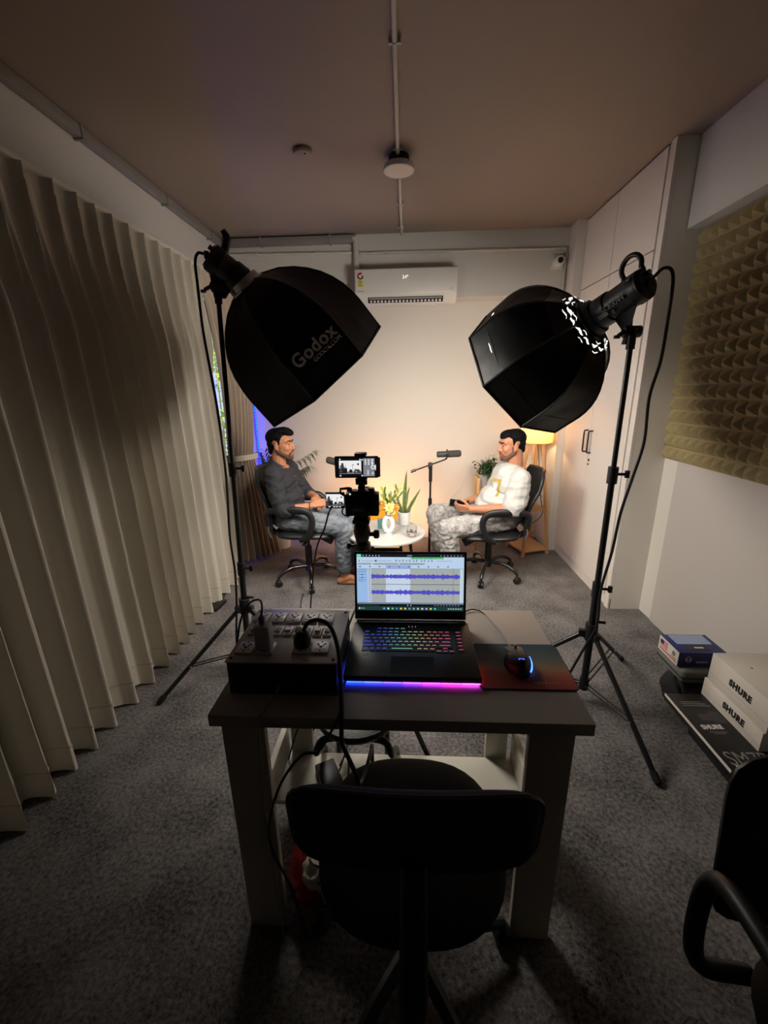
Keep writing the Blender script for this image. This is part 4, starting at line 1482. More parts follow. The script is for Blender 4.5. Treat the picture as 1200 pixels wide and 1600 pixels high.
def mini_scene(x0, y0, x1, y1, layer):
    """tiny monochrome picture of the two seated men that the camera screens show"""
    R = []
    w_, h_ = x1 - x0, y1 - y0
    rg2 = random.Random(5)

    def q(a, b, c, d_, col, l):
        R.append((x0 + a * w_, y0 + b * h_, x0 + c * w_, y0 + d_ * h_, col, l))
    q(0, 0, 1, 1, (238, 238, 238), layer)
    q(0, 0.82, 1, 1, (120, 120, 124), layer + 1)
    blobs = [(0.10, .18, .20, .34), (0.05, .34, .22, .62), (0.08, .55, .36, .74), (0.0, .6, .10, .95), (0.26, .70, .36, .95), (0.10, .74, .26, .95),
             (0.82, .20, .90, .34), (0.70, .66, .92, .78), (0.66, .76, .74, .96), (0.80, .78, .98, .95), (0.46, .66, .58, .9), (0.42, .78, .62, .82), (0.58, .30, .70, .33), (0.60, .33, .615, .8)]
    for a, b, c, d_ in blobs:
        q(a, b, c, d_, MONO[rg2.randint(0, 1)], layer + 2)
    for i in range(60):
        a, b = rg2.random() * 0.3, 0.3 + rg2.random() * 0.6
        q(a, b, a + 0.03, b + 0.035, MONO[rg2.randint(0, 2)], layer + 3)
    for i in range(40):
        a, b = 0.66 + rg2.random() * 0.3, 0.6 + rg2.random() * 0.33
        q(a, b, a + 0.025, b + 0.03, MONO[rg2.randint(0, 2)], layer + 3)
    for i in range(14):
        a = 0.3 + rg2.random() * 0.4
        b = 0.2 + rg2.random() * 0.3
        q(a, b, a + 0.02, b + 0.012, (190, 190, 190), layer + 3)
    return R


t = thing('camera', (TX, TY, 1.067), 'black camera on the tripod with its small screen flipped out', 'camera')
cb = MB().bb((-0.211, 1.40, 1.071), (-0.094, 1.452, 1.150)).bb((-0.196, 1.405, 1.150), (-0.108, 1.448, 1.160))
cb.build('body', M['black_matte'], t, bevel=0.007, seg=3)
MB().bb((-0.19, 1.398, 1.088), (-0.112, 1.4005, 1.144)).build('back_cover', M['screen_off'], t, bevel=0.002)
MB().cyl((-0.155, 1.45, 1.112), (-0.150, 1.53, 1.108), 0.036, n=28).cyl((-0.150, 1.53, 1.108), (-0.149, 1.545, 1.107), 0.039, n=28).build('lens', M['black'], t)
MB().bb((-0.168, 1.41, 1.160), (-0.142, 1.438, 1.164)).build('hot_shoe', M['silver'], t)
MB().cyl((-0.197, 1.425, 1.155), (-0.197, 1.425, 1.168), 0.009).cyl((-0.12, 1.425, 1.157), (-0.12, 1.425, 1.168), 0.011).build('dial', M['black'], t)
MB().tube([(-0.212, 1.42, 1.14), (-0.228, 1.42, 1.15), (-0.228, 1.42, 1.165), (-0.20, 1.42, 1.168), (-0.19, 1.42, 1.166)], 0.005, 8).build('strap_lug', M['black'], t)
MB().bb((-0.1005, 1.3985, 1.083), (-0.0995, 1.40, 1.142)).build('edge_marks', M['print_grey'], t, smooth=False)
MB().cyl((-0.192, 1.3985, 1.151), (-0.192, 1.402, 1.151), 0.003, n=8).build('indicator', emis((225, 230, 225), 1.0), t)
f = MB().bb((-0.282, 1.418, 1.094), (-0.214, 1.427, 1.154)).bb((-0.216, 1.42, 1.105), (-0.205, 1.43, 1.142)).build('flip_screen', M['black'], t, bevel=0.003)
RR = mini_scene(0, 0, 100, 84, 0)
for x in (10, 36, 52, 70):
    RR.append((x, 88, x + 12, 95, (210, 210, 210), 2))
display('display', f, (-0.279, 1.4177, 1.147), (0.062, 0, 0), (0, 0, -0.050), 100, 100, RR, lift=0.0001)
tag(MB().tube([(-0.222, 1.43, 1.10), (-0.225, 1.425, 1.075), (-0.205, 1.42, 1.065), (-0.19, 1.425, 1.075)], 0.0028, 6, smooth=6).build('short_cable', M['black'], org=(-0.22, 1.43, 1.1)), 'short black cable looping under the camera beside its flip screen', 'cable')
cable('video_cable', [(-0.262, 1.43, 1.10), (-0.278, 1.44, 1.07), (-0.300, 1.45, 1.005), (-0.335, 1.47, 0.93), (-0.365, 1.50, 0.80), (-0.40, 1.56, 0.62), (-0.45, 1.70, 0.40), (-0.53, 2.0, 0.12), (-0.60, 2.2, 0.015), (-0.70, 2.45, 0.008), (-0.765, 2.72, 0.007), (-0.78, 2.86, 0.007)], 0.0032,
      'black cable falling from the flip-screen side to the carpet')

t = thing('smartphone', (TX, TY, 1.2), 'smartphone held sideways in a clamp above the camera, camera app open', 'phone')
MB().bb((-0.243, 1.412, 1.205), (-0.0925, 1.421, 1.2805)).build('case', M['black'], t, bevel=0.004, seg=3)
Rp = []
Rp.append((0, 0, 300, 140, (14, 14, 16), 0))
Rp += mini_scene(22, 22, 172, 118, 1)
Rp.append((186, 6, 262, 136, (128, 130, 136), 1))
for i in range(3):
    for j in range(3):
        Rp.append((196 + i * 22, 14 + j * 14, 206 + i * 22, 24 + j * 14, (226, 228, 232), 2))
for j in range(4):
    Rp.append((212, 92 + j * 9, 222, 98 + j * 9, (226, 228, 232), 2))
for j in (12, 36, 108):
    Rp.append((244, j, 254, j + 12, (226, 228, 232), 2))
for an in range(16):
    x_, y_ = 252 + 12 * math.cos(an * PI / 8), 70 + 12 * math.sin(an * PI / 8)
    Rp.append((x_ - 3, y_ - 3, x_ + 3, y_ + 3, (244, 244, 244), 3))
Rp.append((266, 52, 271, 92, (235, 235, 235), 2))
for x_, y_ in ((24, 8), (24, 126), (160, 10), (172, 126), (174, 12)):
    Rp.append((x_, y_, x_ + 10, y_ + 9, (230, 230, 230), 2))
display('display', t, (-0.2385, 1.4117, 1.2765), (0.142, 0, 0), (0, 0, -0.067), 280, 140, Rp, lift=0.0001)
t = thing('phone_clamp', (TX + 0.002, TY, 1.165), 'black phone clamp on top of the camera', 'clamp')
CXc = -0.153
MB().bb((CXc - 0.012, 1.41, 1.164), (CXc + 0.012, 1.436, 1.176)).cyl((CXc, 1.423, 1.174), (CXc, 1.423, 1.200), 0.012).build('shoe_mount', M['black'], t, bevel=0.001)
MB().cyl((CXc - 0.02, 1.423, 1.187), (CXc + 0.02, 1.423, 1.187), 0.008).build('knob', M['dark_chrome'], t)
MB().bb((CXc - 0.02, 1.405, 1.194), (CXc + 0.02, 1.440, 1.2045)).bb((CXc - 0.02, 1.405, 1.281), (CXc + 0.02, 1.440, 1.2915)).bb((CXc - 0.017, 1.424, 1.2045), (CXc + 0.017, 1.438, 1.281)).build('jaw', M['black'], t, bevel=0.003)

# ================================================================== ROUND SIDE TABLE
CX, CY, TZ, TR = -0.15, 3.10, 0.43, 0.305
t = thing('side_table', (CX, CY, 0), 'round white coffee table with black legs between the two men', 'table')
MB().lathe([(TR - 0.012, 0), (TR, 0.006), (TR, 0.018), (TR - 0.004, 0.022)], (CX, CY, TZ - 0.022), n=64).build('table_top', M['table_white'], t)
for k in range(4):
    an = PI / 4 + k * PI / 2 + 0.3
    d = Vector((math.cos(an), math.sin(an), 0))
    MB().tube([Vector((CX, CY, TZ - 0.022)) + d * 0.2, Vector((CX, CY, 0)) + d * 0.27], [0.014, 0.010], 10).build('leg', M['black_metal'], t)

# white ring-shaped vase with mixed flowers
VX, VY = -0.130, 3.02
t = thing('vase', (VX, VY, TZ), 'white oval vase with a see-through hole, flowers standing in it', 'vase')


def vase_fn(i, j):
    a, b = 2 * PI * i, 2 * PI * j
    c = Vector((math.cos(a) * 0.032, 0, math.sin(a) * 0.057))
    n = Vector((math.cos(a) / 0.032, 0, math.sin(a) / 0.057)).normalized()
    rr_ = 0.021
    return Vector((VX, VY, TZ + 0.082)) + c + n * rr_ * math.cos(b) * 0.85 + Vector((0, 1, 0)) * rr_ * 1.25 * math.sin(b)


MB().grid(vase_fn, 40, 14).build('ring_body', M['pot'], t, fix=True)
MB().lathe([(0.026, 0), (0.03, 0.004), (0.024, 0.012), (0.016, 0.018)], (VX, VY, TZ)).build('foot', M['pot'], t)
MB().lathe([(0.016, 0), (0.022, 0.02), (0.026, 0.05), (0.028, 0.062), (0.022, 0.062), (0.016, 0.04)], (VX, VY, TZ + 0.145)).build('neck', glass_mat('vase_glass', (250, 250, 250), 0.1), t)
FT = Vector((VX, VY, TZ + 0.19))
flower_i = 0
rf = random.Random(21)


def flower(p, r, m, label):
    st0 = FT + Vector((rf.uniform(-0.012, 0.012), rf.uniform(-0.01, 0.01), 0.0))
    t = thing('flower', st0, label, 'flower', 'flowers in the white vase')
    MB().tube([st0, lerp(st0, p, 0.5) + Vector((0, 0, 0.01)), p], 0.0022, 6, smooth=3).build('stem', M['leaf'], t)
    fx = (Vector((p.x - FT.x, -0.09, 0.05))).normalized()
    fu, fw, _ = frame(fx)
    mb = MB()
    for ring, (n, tilt, sc) in enumerate(((8, 0.15, 1.0), (7, 0.6, 0.85), (5, 1.05, 0.6))):
        for k in range(n):
            an = 2 * PI * k / n + ring * 0.4
            d = fu * math.cos(an) * math.cos(tilt) + fw * math.sin(an) * math.cos(tilt) + fx * math.sin(tilt)
            mb.leaf(p, d, r * sc, r * 0.75, droop=0.05, nrm=fx, n=3, fold=0.3)
    mb.build('petals', m, t, fix=False)
    MB().ell(p + fx * r * 0.3, r * 0.28).build('flower_center', M['leaf_yellow'], t)


for (dx, dz, dy, r, m, lb) in (
        (-0.045, 0.055, -0.02, 0.036, 'flower_o', 'orange flower on the upper side of the vase bouquet'),
        (0.008, 0.035, -0.045, 0.038, 'flower_y', 'pale yellow flower at the middle of the vase bouquet'),
        (-0.075, 0.0, -0.02, 0.030, 'flower_o', 'small orange flower low at the edge of the vase bouquet'),
        (0.06, 0.03, -0.02, 0.030, 'flower_o', 'small orange flower beside the snake plant leaves'),
        (0.035, -0.005, -0.03, 0.020, 'flower_y', 'small pale yellow flower hanging over the vase rim'),
        (-0.005, 0.075, 0.01, 0.028, 'flower_y', 'pale yellow flower topmost in the vase bouquet')):
    flower(FT + Vector((dx, dy, dz)), r, M[m], lb)
t = thing('foliage_sprig', FT, 'spray of narrow green leaves standing behind the vase flowers', 'greenery')
stems = MB()
for k in range(13):
    an = rf.uniform(0, 2 * PI)
    tip = FT + Vector((math.cos(an) * rf.uniform(0.03, 0.12), math.sin(an) * 0.04 + 0.01, rf.uniform(0.05, 0.17)))
    stems.tube([FT, lerp(FT, tip, 0.6) + Vector((0, 0, 0.012)), tip], 0.0015, 5, smooth=3)
    for q in range(3):
        MB().leaf(lerp(FT, tip, 0.55 + 0.2 * q), (tip - FT).normalized() + Vector((rf.uniform(-.6, .6), rf.uniform(-.4, .4), rf.uniform(0, .6))), rf.uniform(0.04, 0.07), 0.016, 0.15, nrm=(0, -1, 0.3)).build('leaf', M['leaf_yellow'] if k % 3 == 0 else M['leaf'], t, fix=False)
stems.build('stems', M['leaf'], t)

# water glass
t = thing('water_glass', (0.045, 2.98, TZ), 'clear round tumbler with water on the white table', 'glass')
MB().lathe([(0.024, 0.0), (0.033, 0.006), (0.040, 0.03), (0.040, 0.055), (0.034, 0.085), (0.032, 0.085), (0.038, 0.055), (0.038, 0.03), (0.031, 0.010), (0.0, 0.008)], (0.045, 2.98, TZ + 0.0005), n=32, cap=False).build('tumbler', M['glass'], t)
MB().lathe([(0.0, 0.0085), (0.0305, 0.0105), (0.0372, 0.03), (0.0374, 0.04), (0.0, 0.04)], (0.045, 2.98, TZ + 0.0005), n=32, cap=False).build('water', glass_mat('water', (245, 250, 255)), t)

# snake plant
SX, SY = -0.012, 3.27
t = thing('snake_plant', (SX, SY, TZ), 'snake plant with tall banded leaves in a white pot on the table', 'plant')
MB().lathe([(0.040, 0), (0.044, 0.003), (0.054, 0.105), (0.054, 0.11), (0.049, 0.11), (0.046, 0.095), (0, 0.093)], (SX, SY, TZ), n=36, cap=False).build('pot', M['pot'], t)
MB().lathe([(0.0485, 0.094), (0.02, 0.099), (0, 0.1)], (SX, SY, TZ), cap=False).build('soil', M['soil'], t)
S0 = Vector((SX, SY, TZ + 0.095))
for i, (dx, dy, h, w_, lean) in enumerate(((0.0, 0.0, 0.36, 0.031, (0.055, 0, 1)), (0.012, 0.005, 0.235, 0.026, (0.62, 0.1, 1)), (-0.02, 0.005, 0.21, 0.024, (-0.62, 0.05, 1)), (0.0, 0.015, 0.22, 0.027, (0.20, 0.2, 1)),
                                           (0.02, -0.012, 0.13, 0.028, (0.45, -0.2, 1)), (-0.012, -0.012, 0.12, 0.026, (-0.35, -0.25, 1)), (-0.025, 0.012, 0.15, 0.026, (-0.22, 0.2, 1)))):
    d = Vector(lean).normalized()
    side = Vector((1, 0.25 * (-1) ** i, 0))
    side = (side - d * side.dot(d)).normalized()
    fr = d.cross(side)

    def blade(sc, off, edge=False):
        mb = MB()
        vs, fs = [], []
        N = 9
        for q in range(N + 1):
            s = q / N
            p = S0 + Vector((dx, dy, 0)) + d * h * s + fr * 0.012 * math.sin(s * 4 + i)
            ww = w_ * sc * 0.5 * (0.6 + 0.5 * math.sin(PI * min(0.85, s + 0.15))) * (1 - s ** 5)
            vs += [p - side * ww + fr * (0.004 + off), p + fr * off, p + side * ww + fr * (0.004 + off)]
        for q in range(N):
            a = q * 3
            fs += [(a, a + 1, a + 4, a + 3), (a + 1, a + 2, a + 5, a + 4)]
        return mb.add(vs, fs)
    lf = blade(0.82, -0.0012).build('leaf', M['snake_leaf'], t, fix=False)
    blade(1.0, 0.0).build('leaf_edge', M['leaf_edge'], lf, fix=False)

# orange glowing lamp behind the table, teal box on the table edge
t = thing('mood_lamp', (-0.22, 3.64, 0), 'low orange glowing lamp standing on the floor behind the white table', 'lamp')
MB().bb((-0.40, 3.58, 0.10), (-0.04, 3.70, 0.455)).build('glow_body', emis((255, 168, 52), 1.05), t, bevel=0.01)
MB().bb((-0.41, 3.57, 0), (-0.03, 3.71, 0.10)).build('base', M['black_matte'], t, bevel=0.004)
MB().bb((-0.38, 3.705, 0.12), (-0.06, 3.712, 0.44)).build('wall_glow_panel', emis((1.0, 0.36, 0.07), ORANGE, True), t, smooth=False)  # added emitter on the lamp's back, throws the orange glow on the wall
t = thing('gift_box', (-0.215, 3.17, TZ), 'small teal box standing on the table behind the vase', 'box')
MB().bb((-0.222, 3.15, TZ), (-0.172, 3.19, TZ + 0.068)).build('box_body', M['teal'], t, bevel=0.002)
MB().bb((-0.224, 3.148, TZ + 0.056), (-0.170, 3.192, TZ + 0.076)).build('lid', M['teal'], t, bevel=0.002)

# ================================================================== MICROPHONES ON BOOM STANDS
def mic_stand(base, joint, boom_a, boom_b, m0, m1, label_s, label_m):
    bx, by = base
    j = Vector(joint)
    t = thing('microphone_stand', (bx, by, 0), label_s, 'microphone stand')
    MB().lathe([(0.125, 0), (0.13, 0.006), (0.12, 0.016), (0.05, 0.026), (0.026, 0.045), (0.018, 0.075)], (bx, by, 0), n=36).build('base', M['black_metal'], t)
    MB().cyl((bx, by, 0.07), (bx, by, 0.55), 0.0115).build('lower_tube', M['black_metal'], t)
    MB().cyl((bx, by, 0.53), (bx, by, j.z - 0.02), 0.0085).build('upper_tube', M['black_metal'], t)
    c = MB().cyl((bx, by, 0.505), (bx, by, 0.575), 0.016).build('clutch', M['black'], t)
    MB().cyl((bx, by, j.z - 0.14), (bx, by, j.z - 0.02), 0.015).build('grip', M['black'], t)
    b = MB().box(j, (0.036, 0.034, 0.05)).cyl(j + Vector((0, -0.03, 0)), j + Vector((0, 0.03, 0)), 0.016).build('swivel_joint', M['black'], t, bevel=0.003)
    MB().cyl(j + Vector((0, -0.03, 0)), j + Vector((0, -0.055, 0)), 0.006).box(j + Vector((0, -0.055, 0)), (0.03, 0.012, 0.014)).build('wing_knob', M['black'], b)
    MB().cyl(boom_a, boom_b, 0.0065).build('boom', M['black_metal'], t)
    A, Bv = Vector(boom_a), Vector(boom_b)
    dd = (Bv - A).normalized()
    MB().cyl(A - dd * 0.012, A + dd * 0.035, 0.0115).build('counterweight', M['dark_chrome'], t)
    m0, m1 = Vector(m0), Vector(m1)
    d = (m1 - m0).normalized()
    k = thing('microphone', m0, label_m, 'microphone')
    L = (m1 - m0).length
    MB().lathe([(0.012, 0), (0.022, 0.003), (0.026, 0.01), (0.026, L * 0.42), (0.024, L * 0.43)], m0, d, 24).build('body', M['mic'], k)
    MB().lathe([(0.028, L * 0.43), (0.0295, L * 0.46), (0.0295, L * 0.9), (0.024, L * 0.98), (0.012, L)], m0, d, 24).build('windscreen', mat('foam_windscreen', (62, 60, 56), 0.95, var=0.15, vscale=200, bump=0.3, bscale=500), k)
    yk_ = m0 + d * L * 0.42
    ax = Vector((0, 1, 0))
    ups = d.cross(ax)
    pts = []
    for i in range(13):
        an = PI * i / 12
        pts.append(yk_ + ax * 0.035 * math.cos(an) - Vector((0, 0, 1)) * 0.035 * math.sin(an))
    MB().tube(pts, 0.004, 8, flat=1.0).cyl(yk_ - ax * 0.042, yk_ - ax * 0.026, 0.009).cyl(yk_ + ax * 0.026, yk_ + ax * 0.042, 0.009).cyl(yk_ + Vector((0, 0, 0.028)), yk_ + Vector((0, 0, 0.04)), 0.006).build('yoke', M['black'], k)
    MB().cyl(yk_ - Vector((0, 0, 0.033)), Bv, 0.008).build('thread_mount', M['black'], k)
    return t


mic_stand((0.213, 3.55), (0.210, 3.55, 0.865), (0.055, 3.55, 0.815), (0.335, 3.55, 0.915), (0.262, 3.55, 0.958), (0.468, 3.55, 0.966), 'black microphone boom stand beside the white table', 'dark grey broadcast microphone pointing at the man in white')
mic_stand((-0.39, 3.50), (-0.385, 3.50, 0.84), (-0.28, 3.50, 0.80), (-0.515, 3.50, 0.885), (-0.44, 3.50, 0.865), (-0.655, 3.42, 0.945), 'black microphone boom stand hidden behind the tripod camera', 'dark grey microphone peeking out behind the smartphone')

# ================================================================== WOODEN FLOOR LAMP
LC = Vector((1.153, 3.815, 0))
t = thing('floor_lamp', LC, 'wooden tripod floor lamp with shelves and a glowing yellow drum shade', 'floor lamp')
foot = [Vector(p) for p in ((0.99, 3.903, 0), (1.24, 4.033, 0), (1.312, 3.703, 0), (1.068, 3.622, 0))]
cent = sum(foot, Vector()) / 4
TOP = Vector((cent.x + 0.01, cent.y, 1.06))
for p in foot:
    q = TOP + (p - cent) * 0.30
    s_ = (p - cent).normalized()
    MB().tube([p + Vector((0, 0, 0.0)), q], 0.0155, 4).build('leg', M['wood'], t)


def shelf_at(z, th, name, k=1.0):
    f = z / 1.06
    pts = []
    for p in foot:
        q = TOP + (p - cent) * 0.30
        pp = lerp(p, q, f)
        pts.append(Vector((pp.x, pp.y, 0)))
    c = sum(pts, Vector()) / 4
    poly = [c + (p - c) * k + Vector((0, 0, z - th / 2)) for p in pts]
    MB().prism(poly, (0, 0, th)).build(name, M['wood'], t, bevel=0.002)


shelf_at(0.045, 0.018, 'bottom_shelf', 1.04)
shelf_at(0.42, 0.018, 'shelf')
shelf_at(0.775, 0.03, 'top_frame')
MB().lathe([(0.135, 0), (0.1365, 0), (0.1365, 0.27), (0.135, 0.27)], (TOP.x, TOP.y, 1.02), n=48, cap=False).build('lamp_shade', mat('shade_fabric', (250, 210, 130), 0.9), t)
shade = bpy.data.objects['lamp_shade']
sm = shade.data.materials[0]
nt = sm.node_tree
pb = nt.nodes['Principled BSDF']
tl = nt.nodes.new('ShaderNodeBsdfTranslucent')
tl.inputs[0].default_value = lin((255, 214, 140)) + [1]
df_ = nt.nodes.new('ShaderNodeBsdfDiffuse')
df_.inputs[0].default_value = lin((250, 222, 168)) + [1]
wv = nt.nodes.new('ShaderNodeTexNoise')
wv.inputs['Scale'].default_value = 40
mxs = nt.nodes.new('ShaderNodeMixShader')
mxs.inputs[0].default_value = 0.5
nt.links.new(df_.outputs[0], mxs.inputs[1])
nt.links.new(tl.outputs[0], mxs.inputs[2])
nt.links.new(mxs.outputs[0], nt.nodes['Material Output'].inputs[0])
for z in (1.021, 1.289):
    MB().tube([Vector((TOP.x + 0.136 * math.cos(a), TOP.y + 0.136 * math.sin(a), z)) for a in [2 * PI * i / 40 for i in range(40)]], 0.003, 6, closed=True).build('shade_rim', M['wood'], t)
MB().cyl((TOP.x, TOP.y, 1.05), (TOP.x, TOP.y, 1.10), 0.018).build('lamp_holder', M['white_plastic'], t)
MB().ell((TOP.x, TOP.y, 1.145), 0.033).build('bulb', emis((1.0, 0.62, 0.26), LAMP_BULB, True), t)
cable('lamp_cable', [(TOP.x, TOP.y - 0.02, 1.05), (1.185, 3.79, 0.9), (1.215, 3.80, 0.7), (1.235, 3.77, 0.5), (1.27, 3.80, 0.37), (1.23, 3.84, 0.28), (1.12, 3.84, 0.24), (1.0, 3.9, 0.30), (0.9, 4.0, 0.33), (0.80, 4.1, 0.28)], 0.0032, 'dark cord of the wooden floor lamp looping under its shelf', m='board_side')

# small fern in a white pot on the lamp shelf
t = thing('potted_plant', (1.155, 3.80, 0.43), 'small green fern in a white pot on the lamp shelf', 'plant')
MB().lathe([(0.03, 0), (0.036, 0.02), (0.044, 0.09), (0.046, 0.115), (0.040, 0.115), (0.036, 0.10), (0, 0.098)], (1.155, 3.80, 0.4295), n=28, cap=False).build('pot', M['pot'], t)
fl = MB()
rg3 = random.Random(9)
for k in range(60):
    an, el = rg3.uniform(0, 2 * PI), rg3.uniform(0.1, 1.4)
    d = Vector((math.cos(an) * math.cos(el), math.sin(an) * math.cos(el), math.sin(el)))
    p = Vector((1.155, 3.80, 0.535))
    L = rg3.uniform(0.05, 0.13)
    fl.leaf(p + d * 0.02, d, L, 0.006, 0.3, n=3)
    for q in range(3):
        fl.leaf(p + d * (0.02 + L * (0.4 + 0.2 * q)), d + Vector((rg3.uniform(-1, 1), rg3.uniform(-1, 1), rg3.uniform(-.3, .6))), 0.03, 0.012, 0.2, n=2)
o = fl.build('foliage', M['leaf_dark'], t, fix=False)
o['kind'] = 'stuff'

# pothos on a wooden plant stand behind the man in white
PSX, PSY = 0.735, 3.88
t = thing('plant_stand', (PSX, PSY, 0), 'pale wooden plant stand behind the man in white', 'plant stand')
for sx in (-1, 1):
    for sy in (-1, 1):
        MB().bb((PSX + sx * 0.066 - 0.013, PSY + sy * 0.066 - 0.013, 0), (PSX + sx * 0.066 + 0.013, PSY + sy * 0.066 + 0.013, 0.70)).build('leg', M['wood'], t, bevel=0.002)
MB().bb((PSX - 0.06, PSY - 0.06, 0.58), (PSX + 0.06, PSY + 0.06, 0.60)).build('platform', M['wood'], t)
t = thing('potted_plant', (PSX, PSY, 0.60), 'bushy trailing plant with small dark leaves in a grey pot', 'plant')
MB().lathe([(0.034, 0), (0.038, 0.003), (0.048, 0.11), (0.05, 0.12), (0.045, 0.12), (0.042, 0.105), (0, 0.1)], (PSX, PSY, 0.6005), n=32, cap=False).build('pot', M['pot_grey'], t)
fl, st_ = MB(), MB()
for k in range(46):
    an, el = rg3.uniform(0, 2 * PI), rg3.uniform(-0.35, 1.45)
    d = Vector((math.cos(an) * math.cos(el), math.sin(an) * math.cos(el), math.sin(el)))
    p = Vector((PSX + 0.015, PSY, 0.735))
    e_ = p + d * rg3.uniform(0.06, 0.15) + Vector((0, 0, 0.02))
    st_.tube([p, lerp(p, e_, 0.5) + Vector((0, 0, 0.02)), e_], 0.0018, 5, smooth=3)
    for q in range(6):
        b_ = lerp(p, e_, rg3.uniform(0.3, 1.0)) + Vector((rg3.uniform(-.02, .02), rg3.uniform(-.02, .02), rg3.uniform(-.01, .03)))
        fl.leaf(b_, (rg3.uniform(-1, 1), rg3.uniform(-1, 0.3), rg3.uniform(-.7, .8)), rg3.uniform(0.03, 0.045), rg3.uniform(0.022, 0.03), 0.3, n=3)
o = fl.build('foliage', [M['leaf_dark']], t, fix=False)
o['kind'] = 'stuff'
st_.build('stems', M['leaf'], t)

# wall socket with a white cord
t = thing('wall_socket', (0.665, YB, 0.765), 'white wall socket on the back wall above the trailing plant', 'socket')
MB().bb((0.63, YB - 0.01, 0.725), (0.70, YB, 0.805)).build('plate', M['white_plastic'], t, bevel=0.003)
MB().bb((0.648, YB - 0.045, 0.745), (0.682, YB - 0.01, 0.785)).build('plug', M['white_plastic'], t, bevel=0.004)
cable('wall_cable', [(0.665, YB - 0.04, 0.75), (0.64, 4.12, 0.70), (0.56, 4.12, 0.58), (0.47, 4.12, 0.45), (0.36, 4.12, 0.28), (0.25, 4.10, 0.12), (0.15, 4.08, 0.01)], 0.003, 'white cord slanting down the back wall from the socket', m='white_plastic')

# ================================================================== PALM BEHIND THE MAN IN THE DARK SHIRT
PP = Vector((-1.235, 3.86, 0))
t = thing('potted_palm', PP, 'potted palm with arching green fronds behind the man in the dark shirt', 'plant')
MB().lathe([(0.075, 0), (0.085, 0.004), (0.105, 0.17), (0.11, 0.19), (0.10, 0.19), (0.095, 0.165), (0, 0.16)], PP, n=36, cap=False).build('pot', M['pot'], t)
MB().lathe([(0.097, 0.161), (0.05, 0.166), (0, 0.168)], PP, cap=False).build('soil', M['soil'], t)


def frond(base, mid, tip, m='leaf', ll=0.13, lw=0.014):
    pts = smooth_path([base, mid, tip], 10)
    s = MB().tube(pts, [0.006 * (1 - 0.75 * i / (len(pts) - 1)) for i in range(len(pts))], 6).build('frond_stem', M['leaf_yellow'], t)
    lf = MB()
    N = len(pts)
    for i in range(int(N * 0.42), N):
        k = i / (N - 1)
        d = (pts[min(i + 1, N - 1)] - pts[max(i - 1, 0)]).normalized()
        sd = d.cross(Vector((0, 0, 1)))
        sd = sd.normalized() if sd.length > 1e-3 else Vector((1, 0, 0))
        for sg in (-1, 1):
            for e in range(2):
                L = ll * (0.55 + 0.9 * math.sin(PI * min(1, (k - 0.35) * 1.3)))
                lf.leaf(pts[i], d * 0.9 + sd * sg * (0.75 - 0.25 * k) + Vector((0, 0, 0.15 - 0.3 * e)), L * random.uniform(0.8, 1.1), lw, 0.35 + 0.25 * k, n=4)
    o = lf.build('frond_leaflets', M[m], s, fix=False)


b0_ = PP + Vector((0, 0, 0.16))
frond(b0_, Vector((-1.20, 3.80, 0.70)), Vector((-0.82, 3.66, 0.97)), m='leaf_dark')
frond(b0_, Vector((-1.14, 3.80, 0.66)), Vector((-0.90, 3.70, 0.83)), m='leaf_dark')
frond(b0_, Vector((-1.22, 3.82, 0.74)), Vector((-1.02, 3.72, 1.0)), m='leaf_dark')
frond(b0_, Vector((-1.235, 3.80, 0.62)), Vector((-1.255, 3.70, 0.965)), m='leaf', lw=0.020)
frond(b0_, Vector((-1.215, 3.80, 0.62)), Vector((-1.185, 3.70, 0.985)), m='leaf_yellow', lw=0.022)
frond(b0_, Vector((-1.225, 3.78, 0.60)), Vector((-1.215, 3.68, 0.900)), m='leaf_yellow', lw=0.022)
frond(b0_, Vector((-1.24, 3.82, 0.60)), Vector((-1.31, 3.74, 0.93)), m='leaf', lw=0.018)

